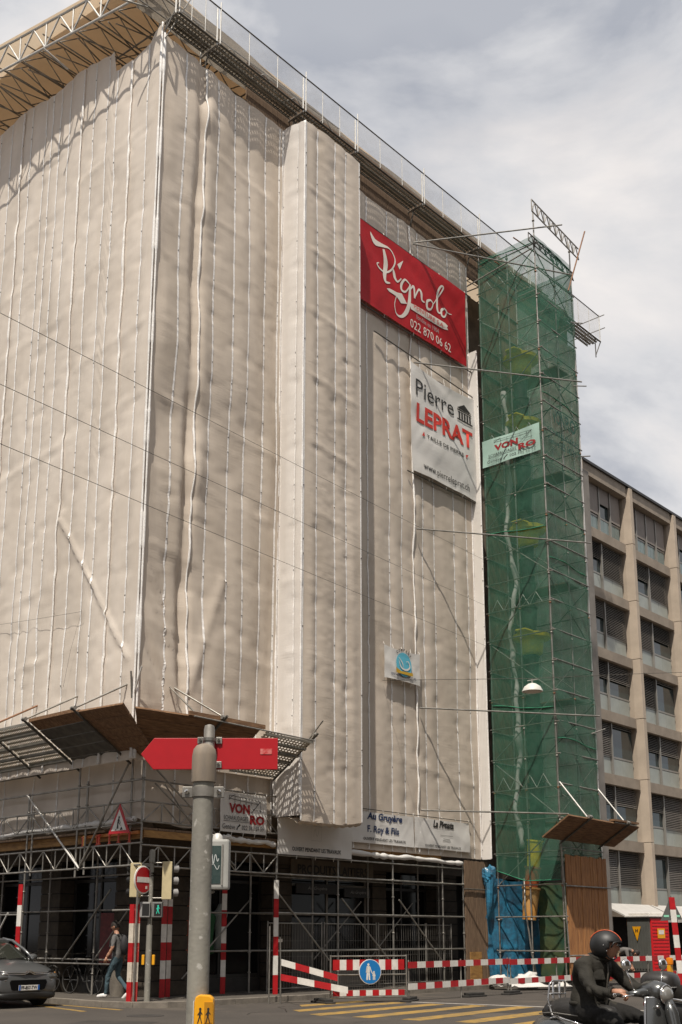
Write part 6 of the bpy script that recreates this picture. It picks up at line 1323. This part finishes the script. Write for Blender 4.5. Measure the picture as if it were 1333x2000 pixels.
Rr = dict(R0, pel=(.15,.18), abd=(.15,.175), chest=(.145,.20), neckb=(.09,.11), neck=.06, ls=.095, le=.072, lm=.060, lw=.045, rs=.095, re=.072, rm=.060, rw=.045, lh=.12, lk=.085, la=.06, rh=.12, rk=.085, ra=.06)
rb_ = skin_body('body', Jr, Er, Rr, 'pel', [(M_['trous'], lambda c: c.z < .97 and not (abs(c.y) > .26 and c.x > .0 and c.z > .98)), (M_['skin'], lambda c: c.z > 1.445), (M_['jacket'], lambda c: True)], rd)
finer(rb_); rumple(rb_, .030, 9, .3, 1.40)
Rh = add_head(rb_, (-.03,0,1.525), .5, tilt=.08)
lobj('collar', MB().path([(-.13+.085*math.cos(a), .095*math.sin(a), 1.425-.02*math.cos(a)) for a in np.linspace(0,2*PI,18,endpoint=False)], .028, 8, True), M_['jacket'], True, parent=rd)
lobj('jacket_hem', MB().path([(-.285+.135*math.cos(a), .185*math.sin(a), .975) for a in np.linspace(0,2*PI,22,endpoint=False)], .026, 8, True), M_['jacket'], True, parent=rd)
lobj('chest_pocket', MB().obox((-.075,-.115,1.25), (.01,-.012,.012), (.045,.04,-.0), (-.012,0,.05)), M_['jacket'], 'auto', .008, parent=rd)
hm = MB().ellipsoid((0,0,0), (.152,.128,.150), 40, 28)
cen = [sum((Vector(hm.v[i]) for i in f), Vector())/len(f) for f in hm.f]
hm.f = [f for f, q in zip(hm.f, cen) if not (q.x > .055 and q.z < .035) and q.z > -.118 and not (q.x > .02 and q.z < -.03)]
hme = hm.mesh('helmet', M_['matt_black']); Mh = Matrix.Translation((-.043,-.006,1.545)) @ Matrix.Rotation(.5, 4, 'Z') @ Matrix.Rotation(.05, 4, 'Y'); hme.transform(Mh)
ho = obj('helmet', hme, M_['matt_black'], rd, smooth=True, local=True); so_ = ho.modifiers.new('shell', 'SOLIDIFY'); so_.thickness = .012
for dy in (-.028, .028) if False else (-.022,):
    lobj('helmet_stripe', MB().path([tuple(Mh @ Vector((.154*math.cos(a), -.035, .152*math.sin(a)*.98))) for a in np.linspace(.32,2.75,26)], .0042, 6), mat('orange_stripe', (.62,.10,.03), .5), True, parent=ho)
lobj('helmet_trim', MB().path([tuple(Mh @ Vector(q)) for q in ((.06,-.112,-.02),(.085,-.105,.03),(.125,-.06,.04),(.137,0,.042),(.125,.06,.04),(.085,.105,.03),(.06,.112,-.02))], .008, 6), M_['black'], True, parent=ho)
for z in (.0, -.055): lobj('helmet_stud', MB().ellipsoid(tuple(Mh @ Vector((-.01+.03*(z<0),-.129+.01*(z<0),z))), (.007,.005,.007), 8, 6), M_['chrome'], True, parent=ho)
lobj('glasses', MB().path([(.10,-.035,1.54),(.095,0,1.545),(.075,.05,1.545),(.04,.09,1.545)], .0055, 6), M_['black'], True, parent=rd)
lobj('zip', MB().path([(-.045,0,1.38),(-.035,-.005,1.28),(-.06,-.005,1.12),(-.10,0,.99)], .008, 6), M_['tube_dark'], True, parent=rd)
for s in (-1, 1): lobj('cuff', MB().path([(.235+.0*math.cos(a),s*.335+.05*math.cos(a),1.10+.05*math.sin(a)) for a in np.linspace(0,2*PI,16,endpoint=False)], .012, 6, True), M_['jacket'], True, parent=rd)
lobj('chin_strap', MB().path([(-.02,-.095,1.50),(.02,-.06,1.42),(.035,0,1.405),(.02,.06,1.42),(-.02,.095,1.50)], .008, 6), M_['black'], True, parent=rd)
hand(rd, (.265,-.335,1.112), (.8,.12,-.15), (.1,0,-1), curl=.85, s=1.1); hand(rd, (.275,.335,1.112), (.8,-.12,-.15), (.1,0,-1), curl=.85, s=1.1, thumb=-1)
# second motorcycle with its rider at the right edge
MO = Vector((-3.9,-15.35,GZ)); MZ = SRZ + .25
mo = thing('motorcycle', 'second scooter with a large black top box just behind the rider', 'scooter', MO, MZ); R2 = Matrix.Identity(4)
lo = lambda name, mb, m, smooth=True, bevel=0, parent=mo: obj(name, mb, m, parent, smooth=smooth, local=True, bevel=bevel)
tbx = lo('top_box', MB().ellipsoid((-.78,0,1.00), (.2,.2,.15), 26, 18, lambda d, p: Vector((.2*math.copysign(abs(d.x)**.6,d.x), .21*math.copysign(abs(d.y)**.6,d.y), .145*math.copysign(abs(d.z)**.75,d.z)))), mat('black_top_box', (.022,.019,.017), .42, bump=.1, bs=60))
lo('lid_seam', MB().path([(-.78+.206*math.copysign(abs(math.cos(a))**.62,math.cos(a)), .216*math.copysign(abs(math.sin(a))**.62,math.sin(a)), .975) for a in np.linspace(0,2*PI,40,endpoint=False)], .005, 5), M_['ink_grey'], parent=tbx)
lo('rear_body', MB().ellipsoid((-.45,0,.68), (.50,.2,.22), 20, 14), M_['car_dark']); lo('seat', MB().path([(-.62,0,.90),(-.3,0,.86),(.05,0,.83),(.2,0,.85)], [.1,.15,.14,.06], 12), M_['seat']); lo('side_trim', MB().path([(-.75,-.18,.88),(-.4,-.2,.82),(-.05,-.19,.74)], .02, 7), M_['chrome'])
lo('front_fairing', MB().ellipsoid((.72,0,.85), (.16,.25,.35), 18, 14), M_['car_dark']); lo('windshield', MB().obox((.72,0,1.3), (.01,0,0), (0,.2,0), (-.06,0,.15)), M_['glass_dark'], 'auto'); lo('floor', MB().box((.1,-.2,.28),(.65,.2,.36)), M_['black'], 'auto', .02)
for x in (.85, -.6): lo('tyre', MB().lathe([(.12,-.06),(.2,-.06),(.255,-.03),(.255,.03),(.2,.06),(.12,.06)], (x,0,.255), 20, (0,1,0)), M_['rubber'], 'auto')
lo('mirror', MB().ellipsoid((.55,-.34,1.3), (.02,.07,.045), 10, 8), M_['black']); lo('handlebar', MB().path([(.5,-.36,1.08),(.6,-.15,1.1),(.6,.15,1.1),(.5,.36,1.08)], .015, 7), M_['black']); lo('tail_lamp', MB().ellipsoid((-.95,0,.78), (.03,.1,.05), 10, 8), M_['sign_red'])
pr = thing('person', 'person in pale blue denim jacket cut off by the right edge', 'person', MO, MZ)
M_['denim'] = mat('pale_denim_jacket', (.36,.46,.54), .85, var=.2, vs=6, bump=.5, bs=14)
Jp = {k: (v[0]+.10, v[1], v[2]-.03) for k, v in Jr.items()}
pb = skin_body('body', Jp, Er, Rr, 'pel', [(M_['jeans'], lambda c: c.z < .95), (M_['skin'], lambda c: c.z > 1.42), (M_['denim'], lambda c: True)], pr)
finer(pb); rumple(pb, .028, 9, .3, 1.38)
Rp = add_head(pb, (.07,0,1.50), 0); obj('helmet', (lambda m_: (m_.transform(Matrix.Translation((.055,0,1.52))), m_)[1])(hm.mesh('helmet', M_['white'])), M_['white'], pr, smooth=True, local=True)
obj('red_shirt_hem', MB().path([(-.16+.17*math.cos(a), .20*math.sin(a), .93) for a in np.linspace(0,2*PI,20,endpoint=False)], .03, 8, True), M_['sign_red'], pr, smooth=True, local=True)
hand(pr, tuple(Vector(Jp['rw'])+Vector((.01,0,.012))), (.8,.12,-.15), (.1,0,-1), curl=.85, s=1.1); hand(pr, tuple(Vector(Jp['lw'])+Vector((.01,0,.012))), (.8,-.12,-.15), (.1,0,-1), curl=.85, s=1.1, thumb=-1)
